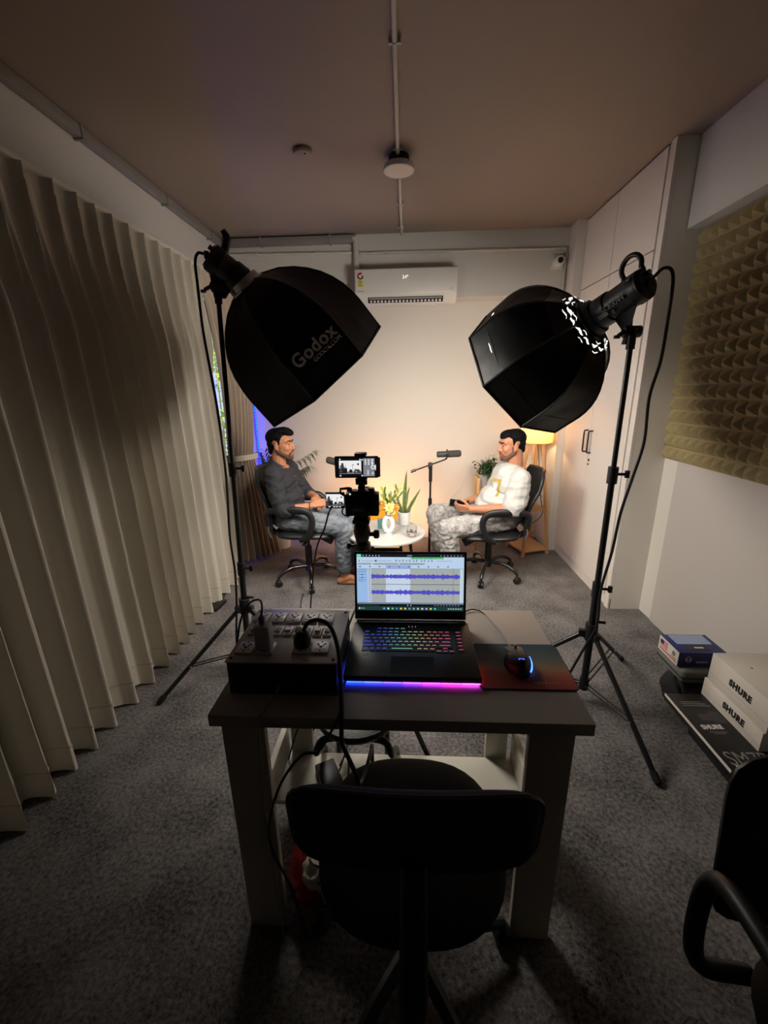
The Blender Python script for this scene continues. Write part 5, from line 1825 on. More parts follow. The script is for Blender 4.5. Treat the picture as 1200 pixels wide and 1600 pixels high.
# ================================================================== OFFICE CHAIRS OF THE TWO MEN
def office_chair(label, loc, ang, zs, lean, metal, group):
    """faces +X before turning; zs = height of the seat top"""
    t = thing('office_chair', (0, 0, 0), label, 'chair', group)
    # seat cushion: rounded slab
    mb = MB()

    def seat_fn(i, j):
        a = 2 * PI * i
        th = -PI / 2 + PI * j
        ca, sa = math.cos(a), math.sin(a)
        sq = 1.0 / max(abs(ca) ** 4 + abs(sa) ** 4, 1e-6) ** 0.25
        rr_ = max(0.0, math.cos(th)) ** 0.35
        x, y = ca * sq * 0.225 * rr_, sa * sq * 0.235 * rr_
        z = math.sin(th) * 0.038 + (0.010 * math.cos(2 * a) if th > 0 else 0)
        if x > 0.12:
            z -= (x - 0.12) * 0.18
        return Vector((x + 0.01, y, zs - 0.038 + z))
    mb.grid(seat_fn, 48, 16)
    mb.build('seat', M['leather'], t)
    MB().box((0.0, 0, zs - 0.088), (0.20, 0.16, 0.03)).build('seat_plate', M['black_metal'], t, bevel=0.004)
    MB().tube([(0.02, -0.08, zs - 0.09), (0.03, -0.20, zs - 0.095)], 0.006, 8).box((0.03, -0.215, zs - 0.095), (0.03, 0.05, 0.014)).build('tilt_lever', M['black'], t)
    MB().box((0.17, 0, zs - 0.12), (0.09, 0.06, 0.07), Matrix.Rotation(0.5, 3, 'Y')).build('tilt_housing', M['black'], t, bevel=0.006)
    # back: curved mesh panel in a frame
    bx = -0.215

    def bp(i, j):
        w_ = 0.215 * (0.88 + 0.12 * math.sin(PI * (0.2 + 0.7 * j)))
        y = (i - 0.5) * 2 * w_
        z = zs + 0.0 + 0.455 * j
        x = bx - lean * (z - zs) + 0.035 * math.sin(PI * min(1, j * 1.4)) * 0.9 - 0.045 * (1 - (2 * i - 1) ** 2)
        # round the upper corners
        if j > 0.86:
            y *= math.sqrt(max(0.0, 1 - ((j - 0.86) / 0.145) ** 2)) * 0.25 + 0.75
        return Vector((x, y, z))
    pan = MB().grid(bp, 16, 16)
    front = list(pan.v)
    bk = MB().grid(lambda i, j: bp(i, j) + Vector((-0.014, 0, 0)), 16, 16)
    pan.add(bk.v, bk.f)
    pan.build('backrest', mat('chair_mesh', (24, 24, 26), 0.8, var=0.3, vscale=250, bump=0.2, bscale=600), t, fix=False)
    ed = [bp(0, k / 14) for k in range(15)] + [bp(k / 10, 1) for k in range(1, 10)] + [bp(1, 1 - k / 14) for k in range(15)] + [bp(1 - k / 10, 0) for k in range(1, 10)]
    MB().tube([p + Vector((-0.007, 0, 0)) for p in ed], 0.0125, 8, closed=True).build('back_frame', M['black'], t)
    MB().tube([(bx - 0.06, 0, zs + 0.16), (bx - 0.085, 0, zs + 0.03), (bx - 0.05, 0, zs - 0.07), (-0.08, 0, zs - 0.09)], [0.02, 0.024, 0.024, 0.02], 10, smooth=5).build('back_support', M['black'], t)
    MB().tube([(bx - 0.01, -0.20, zs - 0.05), (bx - 0.02, -0.215, zs + 0.01), (bx - 0.012, -0.21, zs + 0.06)], 0.006, 8, smooth=4).tube([(bx - 0.01, 0.20, zs - 0.05), (bx - 0.02, 0.215, zs + 0.01), (bx - 0.012, 0.21, zs + 0.06)], 0.006, 8, smooth=4).build('trim_strip', M['silver'], t)
    for s in (-1, 1):
        y = s * 0.255
        pts = [(-0.235, y * 0.86, zs + 0.05), (-0.225, y * 0.97, zs + 0.155), (-0.14, y, zs + 0.178), (0.0, y, zs + 0.178), (0.075, y, zs + 0.160), (0.105, y, zs + 0.105), (0.095, y, zs + 0.04), (0.055, y * 0.98, zs - 0.03), (0.0, y * 0.90, zs - 0.062)]
        MB().tube(pts, [0.016, 0.02, 0.024, 0.024, 0.022, 0.02, 0.019, 0.019, 0.015], 10, smooth=6, flat=1.25).build('armrest', M['black'], t)
    MB().cyl((0, 0, 0.13), (0, 0, 0.30), 0.028, n=16).cyl((0, 0, 0.29), (0, 0, zs - 0.09), 0.017, n=16).build('gas_column', M['black_metal'], t)
    MB().cyl((0, 0, 0.085), (0, 0, 0.15), 0.034, 0.03, n=18).build('hub', M[metal], t, bevel=0.002)
    for k in range(5):
        an = 2 * PI * k / 5 - 0.05
        d = Vector((math.cos(an), math.sin(an), 0))
        lg = MB().tube([d * 0.025 + Vector((0, 0, 0.125)), d * 0.14 + Vector((0, 0, 0.135)), d * 0.225 + Vector((0, 0, 0.105)), d * 0.262 + Vector((0, 0, 0.075))], [0.018, 0.017, 0.015, 0.013], 10, smooth=5, flat=0.9).build('base_leg', M[metal], t)
        s = Vector((-d.y, d.x, 0))
        c = d * 0.262 + Vector((0, 0, 0.0265))
        cs = MB()
        for sg in (-1, 1):
            cs.lathe([(0.022, -0.008), (0.026, -0.005), (0.026, 0.005), (0.022, 0.008)], c + s * sg * 0.013, s, 18)
        cs.box(c + Vector((0, 0, 0.016)), (0.03, 0.03, 0.026), rotz(an)).cyl(c + Vector((0, 0, 0.02)), c + Vector((0, 0, 0.055)), 0.006)
        cs.build('caster', M['black'], lg, bevel=0.0)
    t.location = loc
    t.rotation_euler = (0, 0, ang)
    return t


office_chair('black office chair with dark chrome star base under the man in the dark shirt', (-0.785, 3.13, 0), 0.0, 0.485, 0.17, 'dark_chrome', 'office chairs of the two men')
office_chair('black office chair with black star base under the man in white', (0.675, 3.235, 0), PI, 0.432, 0.24, 'black_metal', 'office chairs of the two men')


# ================================================================== PEOPLE
def wr(amp, sx=(14, 14, 14), seed=0.0, amp2=0.0, s2=40):
    def f(p, n):
        a = noise.noise(Vector((p.x * sx[0], p.y * sx[1], p.z * sx[2])) + Vector((seed, 0, 0)))
        b = noise.noise(p * s2 + Vector((0, seed, 0))) if amp2 else 0
        return amp * (1 - abs(a) * 2.2) + amp2 * b
    return f


class Head:
    """head pieces in a local frame: x forward, y to the person's left, z up; origin at ear height"""

    def __init__(self, c, yaw, pitch, s=1.0):
        self.c = Vector(c)
        self.R = Matrix.Rotation(yaw, 3, 'Z') @ Matrix.Rotation(-pitch, 3, 'Y')
        self.s = s

    def p(self, x, y, z):
        return self.c + self.R @ (Vector((x, y, z)) * self.s)

    def ell(self, mb, c, r, rx=0, ry=0, rz=0):
        rot = self.R @ Matrix.Rotation(rz, 3, 'Z') @ Matrix.Rotation(ry, 3, 'Y') @ Matrix.Rotation(rx, 3, 'X')
        mb.ell(self.p(*c), [v * self.s for v in r], rot)

    def cap(self, mb, a, b, ra, rb=None):
        mb.cap(self.p(*a), self.p(*b), ra * self.s, (ra if rb is None else rb) * self.s)

    def skin(self, mb):
        self.ell(mb, (-0.012, 0, 0.038), (0.090, 0.071, 0.076))
        self.ell(mb, (0.030, 0, -0.020), (0.056, 0.058, 0.080))
        self.ell(mb, (0.045, 0, 0.035), (0.042, 0.056, 0.044))
        for s in (-1, 1):
            self.cap(mb, (-0.002, s * 0.050, -0.045), (0.062, s * 0.016, -0.092), 0.020, 0.017)
            self.ell(mb, (0.050, s * 0.036, -0.022), (0.030, 0.022, 0.028))
            self.cap(mb, (0.079, s * 0.010, 0.022), (0.066, s * 0.043, 0.020), 0.0095, 0.009)
            self.ell(mb, (-0.006, s * 0.071, -0.004), (0.019, 0.007, 0.031), ry=0.2, rz=s * -0.35)
            self.ell(mb, (0.002, s * 0.070, -0.028), (0.010, 0.006, 0.012))
            self.ell(mb, (0.088, s * 0.012, -0.031), (0.012, 0.009, 0.009))
            self.ell(mb, (0.067, s * 0.030, 0.010), (0.012, 0.016, 0.006))
            self.ell(mb, (0.067, s * 0.030, -0.004), (0.012, 0.016, 0.006))
        self.ell(mb, (0.070, 0, -0.095), (0.020, 0.022, 0.017))
        self.ell(mb, (0.074, 0, -0.060), (0.018, 0.026, 0.022))
        self.cap(mb, (0.080, 0, 0.016), (0.100, 0, -0.022), 0.0085, 0.0125)
        self.ell(mb, (0.102, 0, -0.028), (0.012, 0.012, 0.010))
        self.ell(mb, (0.086, 0, -0.055), (0.010, 0.021, 0.0065))
        self.ell(mb, (0.084, 0, -0.067), (0.010, 0.019, 0.0075))

    def details(self, t, beard=True, stubble='beard'):
        for s in (-1, 1):
            e = MB()
            self.ell(e, (0.0685, s * 0.030, 0.003), (0.0098, 0.0098, 0.0098))
            eo = e.build('eye', M['eye_white'], t)
            e = MB()
            self.ell(e, (0.0757, s * 0.031, 0.003), (0.0034, 0.0062, 0.0062))
            e.build('iris', M['iris'], eo)
            e = MB()
            self.cap(e, (0.0885, s * 0.012, 0.024), (0.0845, s * 0.030, 0.031), 0.0042, 0.0045)
            self.cap(e, (0.0845, s * 0.030, 0.031), (0.070, s * 0.050, 0.026), 0.0042, 0.0025)
            e.build('eyebrow', M['hair'], t)
        e = MB()
        self.ell(e, (0.0885, 0, -0.0552), (0.0088, 0.018, 0.0052))
        self.ell(e, (0.0868, 0, -0.0665), (0.0088, 0.0165, 0.006))
        e.build('lips', M['lips'], t)
        if beard:
            b = MB()
            for s in (-1, 1):
                self.cap(b, (0.004, s * 0.0555, -0.015), (0.000, s * 0.053, -0.048), 0.0135, 0.0195)
                self.cap(b, (0.000, s * 0.0515, -0.048), (0.060, s * 0.020, -0.094), 0.0205, 0.0195)
                self.cap(b, (0.094, s * 0.004, -0.0455), (0.084, s * 0.026, -0.056), 0.0062, 0.0045)
                self.cap(b, (0.083, s * 0.026, -0.056), (0.072, s * 0.026, -0.085), 0.005, 0.012)
            self.ell(b, (0.0715, 0, -0.096), (0.0215, 0.023, 0.018))
            organic(b, 'beard', M[stubble], t, 0.0035, 6)


def hand_prims(mb, wrist, palm_dir, palm_n, thumb_side, curl=0.6, s=1.0, spread=0.0):
    """palm plus four fingers and a thumb; palm_n points out of the back of the hand"""
    d = Vector(palm_dir).normalized()
    n = Vector(palm_n)
    n = (n - d * n.dot(d)).normalized()
    side = Vector(thumb_side)
    side = (side - d * side.dot(d) - n * side.dot(n)).normalized()
    w = Vector(wrist)
    for k in range(4):
        o = side * (0.027 - 0.018 * k) * s
        mb.cap(w + side * (0.014 - 0.0095 * k) * s + d * 0.012 * s, w + d * 0.085 * s + o, 0.0145 * s, 0.0105 * s)
    lens = (0.072, 0.080, 0.074, 0.058)
    for k in range(4):
        o = side * (0.027 - 0.018 * k) * s
        p = w + d * (0.088 - 0.004 * abs(k - 1.2)) * s + o
        dr = (d + side * spread * (1.2 - k) * 0.2).normalized()
        ang = 0.0
        rad = 0.0092 if k < 3 else 0.0080
        for q, fr_ in enumerate((0.45, 0.32, 0.25)):
            ang += curl * (0.75 if q == 0 else 1.0)
            v = dr * math.cos(ang) - n * math.sin(ang)
            p2 = p + v * lens[k] * fr_ * s
            mb.cap(p, p2, rad * s * (1 - 0.07 * q), rad * s * (0.93 - 0.07 * q))
            p = p2
    p = w + side * 0.022 * s + d * 0.022 * s - n * 0.004 * s
    v = (d * 0.62 + side * 0.75 - n * 0.25).normalized()
    p2 = p + v * 0.042 * s
    mb.cap(p, p2, 0.014 * s, 0.0105 * s)
    v2 = (d * 0.9 + side * 0.25 - n * 0.3).normalized()
    p3 = p2 + v2 * 0.030 * s
    mb.cap(p2, p3, 0.0105 * s, 0.0095 * s)
    mb.cap(p3, p3 + (d * 0.95 - n * 0.35).normalized() * 0.022 * s, 0.0095 * s, 0.008 * s)


def limb(mb, pts, rs):
    for i in range(len(pts) - 1):
        mb.cap(pts[i], pts[i + 1], rs[i], rs[i + 1])


# ---------------- man in the dark shirt (faces +X)
V = Vector
A = {
    'pelvis': V((-0.915, 3.09, 0.565)), 'waist': V((-0.925, 3.09, 0.66)), 'chest': V((-0.948, 3.09, 0.83)), 'neck': V((-0.946, 3.09, 0.955)),
    'shR': V((-0.952, 2.925, 0.918)), 'elR': V((-0.895, 2.885, 0.655)), 'wrR': V((-0.702, 2.975, 0.672)),
    'shL': V((-0.940, 3.255, 0.918)), 'elL': V((-0.800, 3.290, 0.690)), 'wrL': V((-0.690, 3.115, 0.700)),
    'hpR': V((-0.905, 3.005, 0.565)), 'knR': V((-0.462, 2.985, 0.500)), 'anR': V((-0.487, 3.045, 0.085)),
    'hpL': V((-0.905, 3.175, 0.565)), 'knL': V((-0.418, 3.240, 0.520)), 'anL': V((-0.400, 3.225, 0.085)),
}
t = thing('person', (-0.85, 3.09, 0), 'seated barefoot man in dark shirt and grey jeans, hands clasped in his lap', 'person')
hd = Head((-0.925, 3.085, 1.112), -0.10, 0.02, 0.985)
mb = MB()
hd.skin(mb)
limb(mb, [A['neck'] + V((-0.012, 0, -0.03)), V((-0.944, 3.088, 1.075))], [0.056, 0.052])
mb.ell(A['chest'], (0.105, 0.15, 0.15))
mb.ell((-0.93, 3.09, 0.70), (0.10, 0.135, 0.13))
mb.ell(A['pelvis'], (0.11, 0.15, 0.085))
for s in 'RL':
    mb.cap(A['neck'] + V((-0.005, 0, -0.045)), A['sh' + s], 0.05, 0.05)
    limb(mb, [A['sh' + s], A['el' + s], A['wr' + s]], [0.046, 0.036, 0.0245])
    mb.cap(lerp(A['el' + s], A['wr' + s], 0.25), A['wr' + s], 0.038, 0.025)
    limb(mb, [A['hp' + s], A['kn' + s], A['an' + s]], [0.075, 0.050, 0.036])
    an = A['an' + s]
    mb.cap(an + V((-0.035, 0, -0.055)), an + V((0.01, 0, -0.03)), 0.029, 0.036)
    mb.cap(an + V((-0.02, 0, -0.060)), an + V((0.125, -0.005, -0.064)), 0.027, 0.021)
    mb.cap(an + V((0.03, 0, -0.02)), an + V((0.13, 0.0, -0.060)), 0.028, 0.020)
    for q in range(5):
        yy = (-0.028 + 0.0145 * q) * (1 if s == 'R' else -1)
        mb.cap(an + V((0.12, yy * 0.9, -0.066)), an + V((0.17 - 0.008 * abs(q - 3.3), yy, -0.071)), 0.0105 if q < 4 else 0.013, 0.009 if q < 4 else 0.012)
hand_prims(mb, A['wrR'] + V((0.006, 0.0, 0.004)), (0.72, 0.42, 0.10), (0.05, -0.72, 0.6), (-0.30, 0.25, 0.9), 0.55, 0.95)
hand_prims(mb, A['wrL'] + V((0.0, -0.004, 0.0)), (0.45, -0.75, -0.20), (0.55, 0.2, 0.75), (-0.6, -0.3, 0.55), 0.45, 0.95)
organic(mb, 'body', M['skin'], t, 0.0042, 5)
hd.details(t)
h = MB()
hd.ell(h, (-0.024, 0, 0.056), (0.090, 0.073, 0.070))
hd.ell(h, (-0.052, 0, 0.012), (0.052, 0.066, 0.062))
hd.ell(h, (0.012, 0, 0.100), (0.072, 0.060, 0.030), ry=-0.10)
hd.ell(h, (0.060, 0.004, 0.092), (0.040, 0.050, 0.026), ry=0.10)
hd.ell(h, (0.084, 0.004, 0.083), (0.020, 0.040, 0.018), ry=0.35)
for s in (-1, 1):
    hd.cap(h, (0.012, s * 0.066, 0.05), (0.008, s * 0.064, 0.005), 0.012, 0.007)
hd.ell(h, (-0.070, 0, -0.035), (0.030, 0.050, 0.04))
organic(h, 'hair', M['hair'], t, 0.004, 4, wr(0.002, (60, 60, 60), 2.0))
# shirt
s_ = MB()
s_.ell(A['chest'] + V((0.0, 0, 0.0)), (0.122, 0.172, 0.13))
s_.ell((-0.928, 3.09, 0.70), (0.122, 0.158, 0.16))
s_.ell((-0.90, 3.09, 0.60), (0.125, 0.168, 0.085))
s_.ell((-0.885, 3.09, 0.70), (0.10, 0.13, 0.12))
for q in 'RL':
    s_.cap(A['neck'] + V((-0.008, 0, -0.055)), A['sh' + q], 0.062, 0.066)
    e2 = lerp(A['el' + q], A['wr' + q], 0.26)
    limb(s_, [A['sh' + q], lerp(A['sh' + q], A['el' + q], 0.5) + V((-0.01, 0, 0)), A['el' + q] + V((-0.006, 0, 0.0)), e2], [0.066, 0.062, 0.056, 0.050])
organic(s_, 'shirt', M['shirt'], t, 0.006, 7, wr(0.008, (9, 9, 19), 4.0, 0.003, 34))
c_ = MB()
NC = V((-0.950, 3.088, 0.972))


def collar_fn(i, j):
    a = 0.55 + (2 * PI - 1.10) * i          # open at the front (+X)
    ca, sa = math.cos(a), math.sin(a)
    fr = max(0.0, ca)
    if j < 0.5:
        k = j / 0.5
        r, z = 0.060 + 0.004 * k, -0.022 + 0.042 * k
    else:
        k = (j - 0.5) / 0.5
        r, z = 0.064 + 0.022 * k, 0.020 - (0.040 + 0.035 * fr) * k
    return NC + V((ca * r, sa * r * 1.02, z - 0.034 * ca - 0.012 * fr))


c_.grid(collar_fn, 36, 8)
c_.build('collar', M['shirt'], t)
bvh_me = bpy.data.objects['shirt'].data
for k in range(5):
    z = 0.875 - k * 0.052
    lo_, hi_ = V((-0.5, 3.075, z)), V((-1, 0, 0))
    bv = BVHTree.FromPolygons([tuple(v.co + ORIGIN['shirt']) for v in bvh_me.vertices], [tuple(p.vertices) for p in bvh_me.polygons]) if k == 0 else bv
    hit = bv.ray_cast(lo_, hi_)
    if hit[0]:
        MB().lathe([(0.005, 0), (0.0055, 0.002), (0.004, 0.003)], hit[0], hit[1], 12).build('button', M['print_grey'], t)
for q in 'R':
    MB().tube([A['wrR'] + V((-0.012, 0, 0)) + V((-0.006 * math.cos(a), math.cos(a) * 0.030, math.sin(a) * 0.030)) for a in [2 * PI * i / 20 for i in range(20)]], 0.0035, 6, closed=True).build('bracelet', M['wrist'], t)
# jeans
j = MB()
j.ell(A['pelvis'] + V((-0.005, 0, -0.005)), (0.125, 0.168, 0.092))
for q in 'RL':
    limb(j, [A['hp' + q], lerp(A['hp' + q], A['kn' + q], 0.5) + V((0, 0, -0.004)), A['kn' + q]], [0.094, 0.082, 0.068])
    limb(j, [A['kn' + q], lerp(A['kn' + q], A['an' + q], 0.4) + V((-0.012, 0, 0)), A['an' + q] + V((0, 0, 0.055))], [0.068, 0.062, 0.055])
organic(j, 'jeans', M['jeans_blue'], t, 0.006, 6, wr(0.005, (16, 16, 22), 8.0, 0.003, 40))
sm_ = MB()
bvj_me = bpy.data.objects['jeans'].data
bvj = BVHTree.FromPolygons([tuple(v.co + ORIGIN['jeans']) for v in bvj_me.vertices], [tuple(p.vertices) for p in bvj_me.polygons])
pts = []
for k in range(12):
    f = k / 11
    p = lerp(A['hpR'], A['knR'], 0.12 + 0.75 * f)
    hit = bvj.ray_cast(p + V((0, -0.4, 0.02)), V((0, 1, 0)))
    if hit[0]:
        pts.append(hit[0] + V((0, -0.0006, 0)))
if len(pts) > 3:
    MB().tube(pts, 0.0022, 6).build('seam', M['jeans_wash'], t)

# ---------------- man in the white T-shirt (faces -X)
B = {
    'pelvis': V((0.765, 3.235, 0.505)), 'chest': V((0.800, 3.235, 0.775)), 'neck': V((0.828, 3.235, 0.905)),
    'shL': V((0.838, 3.055, 0.850)), 'elL': V((0.782, 3.030, 0.625)), 'wrL': V((0.500, 3.075, 0.615)),
    'shR': V((0.805, 3.415, 0.855)), 'elR': V((0.715, 3.450, 0.630)), 'wrR': V((0.505, 3.315, 0.615)),
    'hpL': V((0.740, 3.145, 0.505)), 'knL': V((0.325, 3.085, 0.455)), 'anL': V((0.350, 3.100, 0.085)),
    'hpR': V((0.740, 3.325, 0.505)), 'knR': V((0.252, 3.385, 0.490)), 'anR': V((0.300, 3.400, 0.085)),
}
t = thing('person', (0.62, 3.235, 0), 'seated bearded man in white T-shirt and acid-washed jeans holding a phone', 'person')
hd = Head((0.802, 3.225, 1.072), PI + 0.12, -0.06, 1.0)
mb = MB()
hd.skin(mb)
limb(mb, [B['neck'] + V((0.012, 0, -0.03)), V((0.832, 3.232, 1.03))], [0.064, 0.060])
mb.ell(B['chest'], (0.12, 0.16, 0.15))
mb.ell((0.74, 3.235, 0.63), (0.13, 0.15, 0.13))
mb.ell(B['pelvis'], (0.12, 0.155, 0.085))
for s in 'RL':
    mb.cap(B['neck'] + V((0.005, 0, -0.045)), B['sh' + s], 0.055, 0.055)
    limb(mb, [B['sh' + s], B['el' + s], B['wr' + s]], [0.054, 0.045, 0.028])
    mb.cap(lerp(B['el' + s], B['wr' + s], 0.2), lerp(B['el' + s], B['wr' + s], 0.9), 0.045, 0.030)
    limb(mb, [B['hp' + s], B['kn' + s], B['an' + s]], [0.08, 0.052, 0.038])
    an = B['an' + s]
    mb.cap(an + V((0.035, 0, -0.055)), an + V((-0.01, 0, -0.03)), 0.029, 0.036)
    mb.cap(an + V((0.02, 0, -0.060)), an + V((-0.125, 0, -0.064)), 0.027, 0.021)
    mb.cap(an + V((-0.03, 0, -0.02)), an + V((-0.13, 0, -0.060)), 0.028, 0.020)
    for q in range(5):
        yy = (-0.028 + 0.0145 * q) * (1 if s == 'L' else -1)
        mb.cap(an + V((-0.12, yy * 0.9, -0.066)), an + V((-0.17 + 0.008 * abs(q - 3.3), yy, -0.071)), 0.0105, 0.009)
hand_prims(mb, B['wrL'] + V((-0.004, 0, 0.0)), (-0.92, 0.30, 0.0), (-0.10, -0.85, -0.35), (-0.1, 0.1, 1), 0.55, 0.98)
hand_prims(mb, B['wrR'] + V((0, 0, 0)), (-0.85, -0.45, -0.02), (0.0, 0.65, 0.65), (-0.3, -0.6, 0.7), 0.45, 0.98)
organic(mb, 'body', M['skin2'], t, 0.0042, 5)
hd.details(t, stubble='beard_light')
h = MB()
hd.ell(h, (-0.024, 0, 0.054), (0.088, 0.0725, 0.070))
hd.ell(h, (-0.052, 0, 0.014), (0.050, 0.068, 0.062))
hd.ell(h, (0.022, 0, 0.088), (0.066, 0.060, 0.032), ry=0.12)
hd.ell(h, (0.066, 0, 0.070), (0.022, 0.046, 0.018), ry=0.45)
for s in (-1, 1):
    hd.cap(h, (0.006, s * 0.064, 0.05), (0.004, s * 0.065, 0.002), 0.012, 0.006)
hd.ell(h, (-0.072, 0, -0.025), (0.026, 0.052, 0.04))
organic(h, 'hair', M['hair'], t, 0.004, 4, wr(0.0015, (70, 70, 70), 5.0))
s_ = MB()
s_.ell(B['chest'] + V((0.0, 0, 0.01)), (0.138, 0.185, 0.155))
s_.ell((0.735, 3.235, 0.645), (0.158, 0.178, 0.13))
s_.ell((0.700, 3.235, 0.605), (0.150, 0.165, 0.095))
s_.ell((0.78, 3.235, 0.53), (0.13, 0.185, 0.085))
for q in 'RL':
    s_.cap(B['neck'] + V((0.004, 0, -0.055)), B['sh' + q], 0.066, 0.070)
    limb(s_, [B['sh' + q], lerp(B['sh' + q], B['el' + q], 0.5) + V((0.012, 0, 0)), lerp(B['sh' + q], B['el' + q], 0.92) + V((0.012, 0, 0.0))], [0.072, 0.080, 0.082])
organic(s_, 'shirt', M['tee'], t, 0.006, 7, wr(0.010, (8, 8, 15), 14.0, 0.003, 30))
MB().tube([B['neck'] + V((0.006, 0, 0.008)) + V((math.cos(a) * 0.070 - 0.004, math.sin(a) * 0.074, -0.014 + 0.006 * math.cos(a))) for a in [2 * PI * i / 32 for i in range(32)]], 0.009, 8, closed=True).build('neckband', M['tee'], t)
ob = [o for o in t.children if o.name.startswith('shirt')][0]
bvt = BVHTree.FromPolygons([tuple(v.co + ORIGIN[ob.name]) for v in ob.data.vertices], [tuple(p.vertices) for p in ob.data.polygons])


def print_on(name, pts2, m, c, ex_, ey_, dirv, parent, lift=0.0015):
    """flat print laid on the cloth: a polygon grid dropped onto the shirt along dirv"""
    mbp = MB()
    for (x0, y0, x1, y1) in pts2:
        nx, ny = max(2, int((x1 - x0) / 0.006)), max(2, int((y1 - y0) / 0.006))

        def fn(i, j):
            p = V(c) + V(ex_) * (x0 + (x1 - x0) * i) + V(ey_) * (y0 + (y1 - y0) * j)
            hit_ = bvt.ray_cast(p - V(dirv) * 0.4, V(dirv))
            return (hit_[0] + hit_[1] * lift) if hit_[0] else p
        mbp.grid(fn, nx, ny)
    mbp.build(name, m, parent, fix=False)


dirp = V((0.62, 0.78, -0.05)).normalized()
exx = V((0.78, -0.62, 0)).normalized()
eyy = V((0.10, 0.0, 0.99))
pc_ = V((0.672, 3.13, 0.765))
print_on('chest_print', [(-0.045, 0.045, 0.045, 0.070), (0.022, -0.060, 0.046, 0.045)], M['yellow_print'], pc_, exx, eyy, dirp, t)
print_on('chest_print', [(-0.020, -0.015, 0.014, 0.030), (-0.012, -0.055, 0.012, -0.045)], M['print_white'], pc_, exx, eyy, dirp, t)
print_on('chest_print', [(-0.035, 0.048, -0.010, 0.054), (0.026, -0.058, 0.042, -0.040)], mat('olive_print', (140, 140, 60), 0.7), pc_, exx, eyy, dirp, t, 0.0022)
j = MB()
j.ell(B['pelvis'] + V((0.005, 0, -0.005)), (0.135, 0.175, 0.090))
for q in 'RL':
    limb(j, [B['hp' + q], lerp(B['hp' + q], B['kn' + q], 0.5) + V((0, 0, 0.0)), B['kn' + q]], [0.098, 0.090, 0.078])
    limb(j, [B['kn' + q], lerp(B['kn' + q], B['an' + q], 0.4) + V((0.012, 0, 0)), B['an' + q] + V((0, 0, 0.03))], [0.078, 0.074, 0.068])
organic(j, 'jeans', M['jeans_wash'], t, 0.006, 6, wr(0.007, (15, 15, 22), 18.0, 0.003, 40))
# phone in his hands
t = thing('smartphone', (0.425, 3.16, 0.64), 'dark teal smartphone in the hands of the man in white', 'phone')
RP = Matrix.Rotation(1.35, 3, 'Z') @ Matrix.Rotation(-0.45, 3, 'Y') @ Matrix.Rotation(0.1, 3, 'X')
MB().box((0.415, 3.165, 0.632), (0.085, 0.15, 0.0095), RP).build('case', M['phone_teal'], t, bevel=0.004, seg=3)
MB().box(V((0.415, 3.165, 0.632)) + RP @ V((0, 0, 0.005)), (0.075, 0.138, 0.001), RP).build('screen', M['screen_off'], t)

# ================================================================== BOXES BY THE WALL
t = thing('microphone_box', (1.36, 1.40, 0.10), 'long flat black product box with white edge, lying in front of the white boxes', 'box')
MB().bb((1.135, 1.205, 0.168), (1.60, 1.595, 0.200)).build('carton', M['box_black'], t, bevel=0.001)
MB().bb((1.1335, 1.205, 0.190), (1.1365, 1.595, 0.2002)).build('white_edge', M['box_white'], t, smooth=False)
text('lettering', 'SHURE', 0.030, M['print_white'], t, (1.205, 1.405, 0.2003), (1, 0.05, 0), (0, 1, 0), bold=0.0012, xs=0.85)
text('lettering', 'SM7B', 0.085, M['print_grey'], t, (1.232, 1.255, 0.2003), (1, 0.0, 0), (0, 1, 0), xs=0.8)
for k in range(3):
    MB().bb((1.165, 1.520 + k * 0.011, 0.2000), (1.275 - 0.012 * k, 1.524 + k * 0.011, 0.2003)).build('print_line', M['print_grey'], t, smooth=False)
MB().bb((1.180, 1.380, 0.2000), (1.245, 1.383, 0.2003)).bb((1.19, 1.372, 0.2), (1.235, 1.3745, 0.2003)).build('print_line', M['print_grey'], t, smooth=False)
MB().bb((1.165, 1.222, 0.2000), (1.20, 1.230, 0.2003)).build('print_line', M['print_white'], t, smooth=False)
# picture of a microphone printed on the lid
pr = MB()
pr.prism(rrect(1.19, 1.44, 1.27, 1.475, 0.012, 0.2001), (0, 0, 0.0002)).prism(rrect(1.235, 1.425, 1.285, 1.49, 0.016, 0.2003), (0, 0, 0.0002))
pr.build('printed_microphone', mat('print_charcoal', (52, 50, 50), 0.4), t, smooth=False)
t = thing('equipment_case', (1.36, 1.40, 0), 'black equipment case on the carpet beneath the flat black product box', 'case')
MB().bb((1.255, 1.26, 0), (1.59, 1.585, 0.1675)).build('case_body', M['black_matte'], t, bevel=0.008)
MB().bb((1.247, 1.36, 0.06), (1.257, 1.39, 0.095)).bb((1.247, 1.47, 0.06), (1.257, 1.50, 0.095)).build('latch', M['dark_chrome'], t, bevel=0.002)


def white_box(z0, z1, x0, y0, y1, label, sy):
    t = thing('product_box', ((x0 + 1.6) / 2, (y0 + y1) / 2, z0), label, 'box', None)
    MB().bb((x0, y0, z0 + 0.0005), (1.605, y1, z1)).build('carton', M['box_white'], t, bevel=0.0015)
    MB().bb((x0 - 0.0006, y0 + 0.006, z0 + (z1 - z0) * 0.30), (x0 + 0.0006, y1 - 0.006, z0 + (z1 - z0) * 0.305)).build('lid_seam', M['print_grey'], t, smooth=False)
    text('lettering', 'SHURE', 0.036, M['print_black'], t, (x0 - 0.0008, sy, z0 + (z1 - z0) * 0.55), (0, -1, 0), (0, 0, 1), bold=0.0022, xs=0.92, shear=0.0)
    for yy in (y0 + 0.08, y1 - 0.10):
        MB().cyl((x0 + 0.08, yy, z1 - 0.0005), (x0 + 0.08, yy, z1 + 0.0004), 0.004, n=10).build('air_hole', M['hole'], t)
    return t


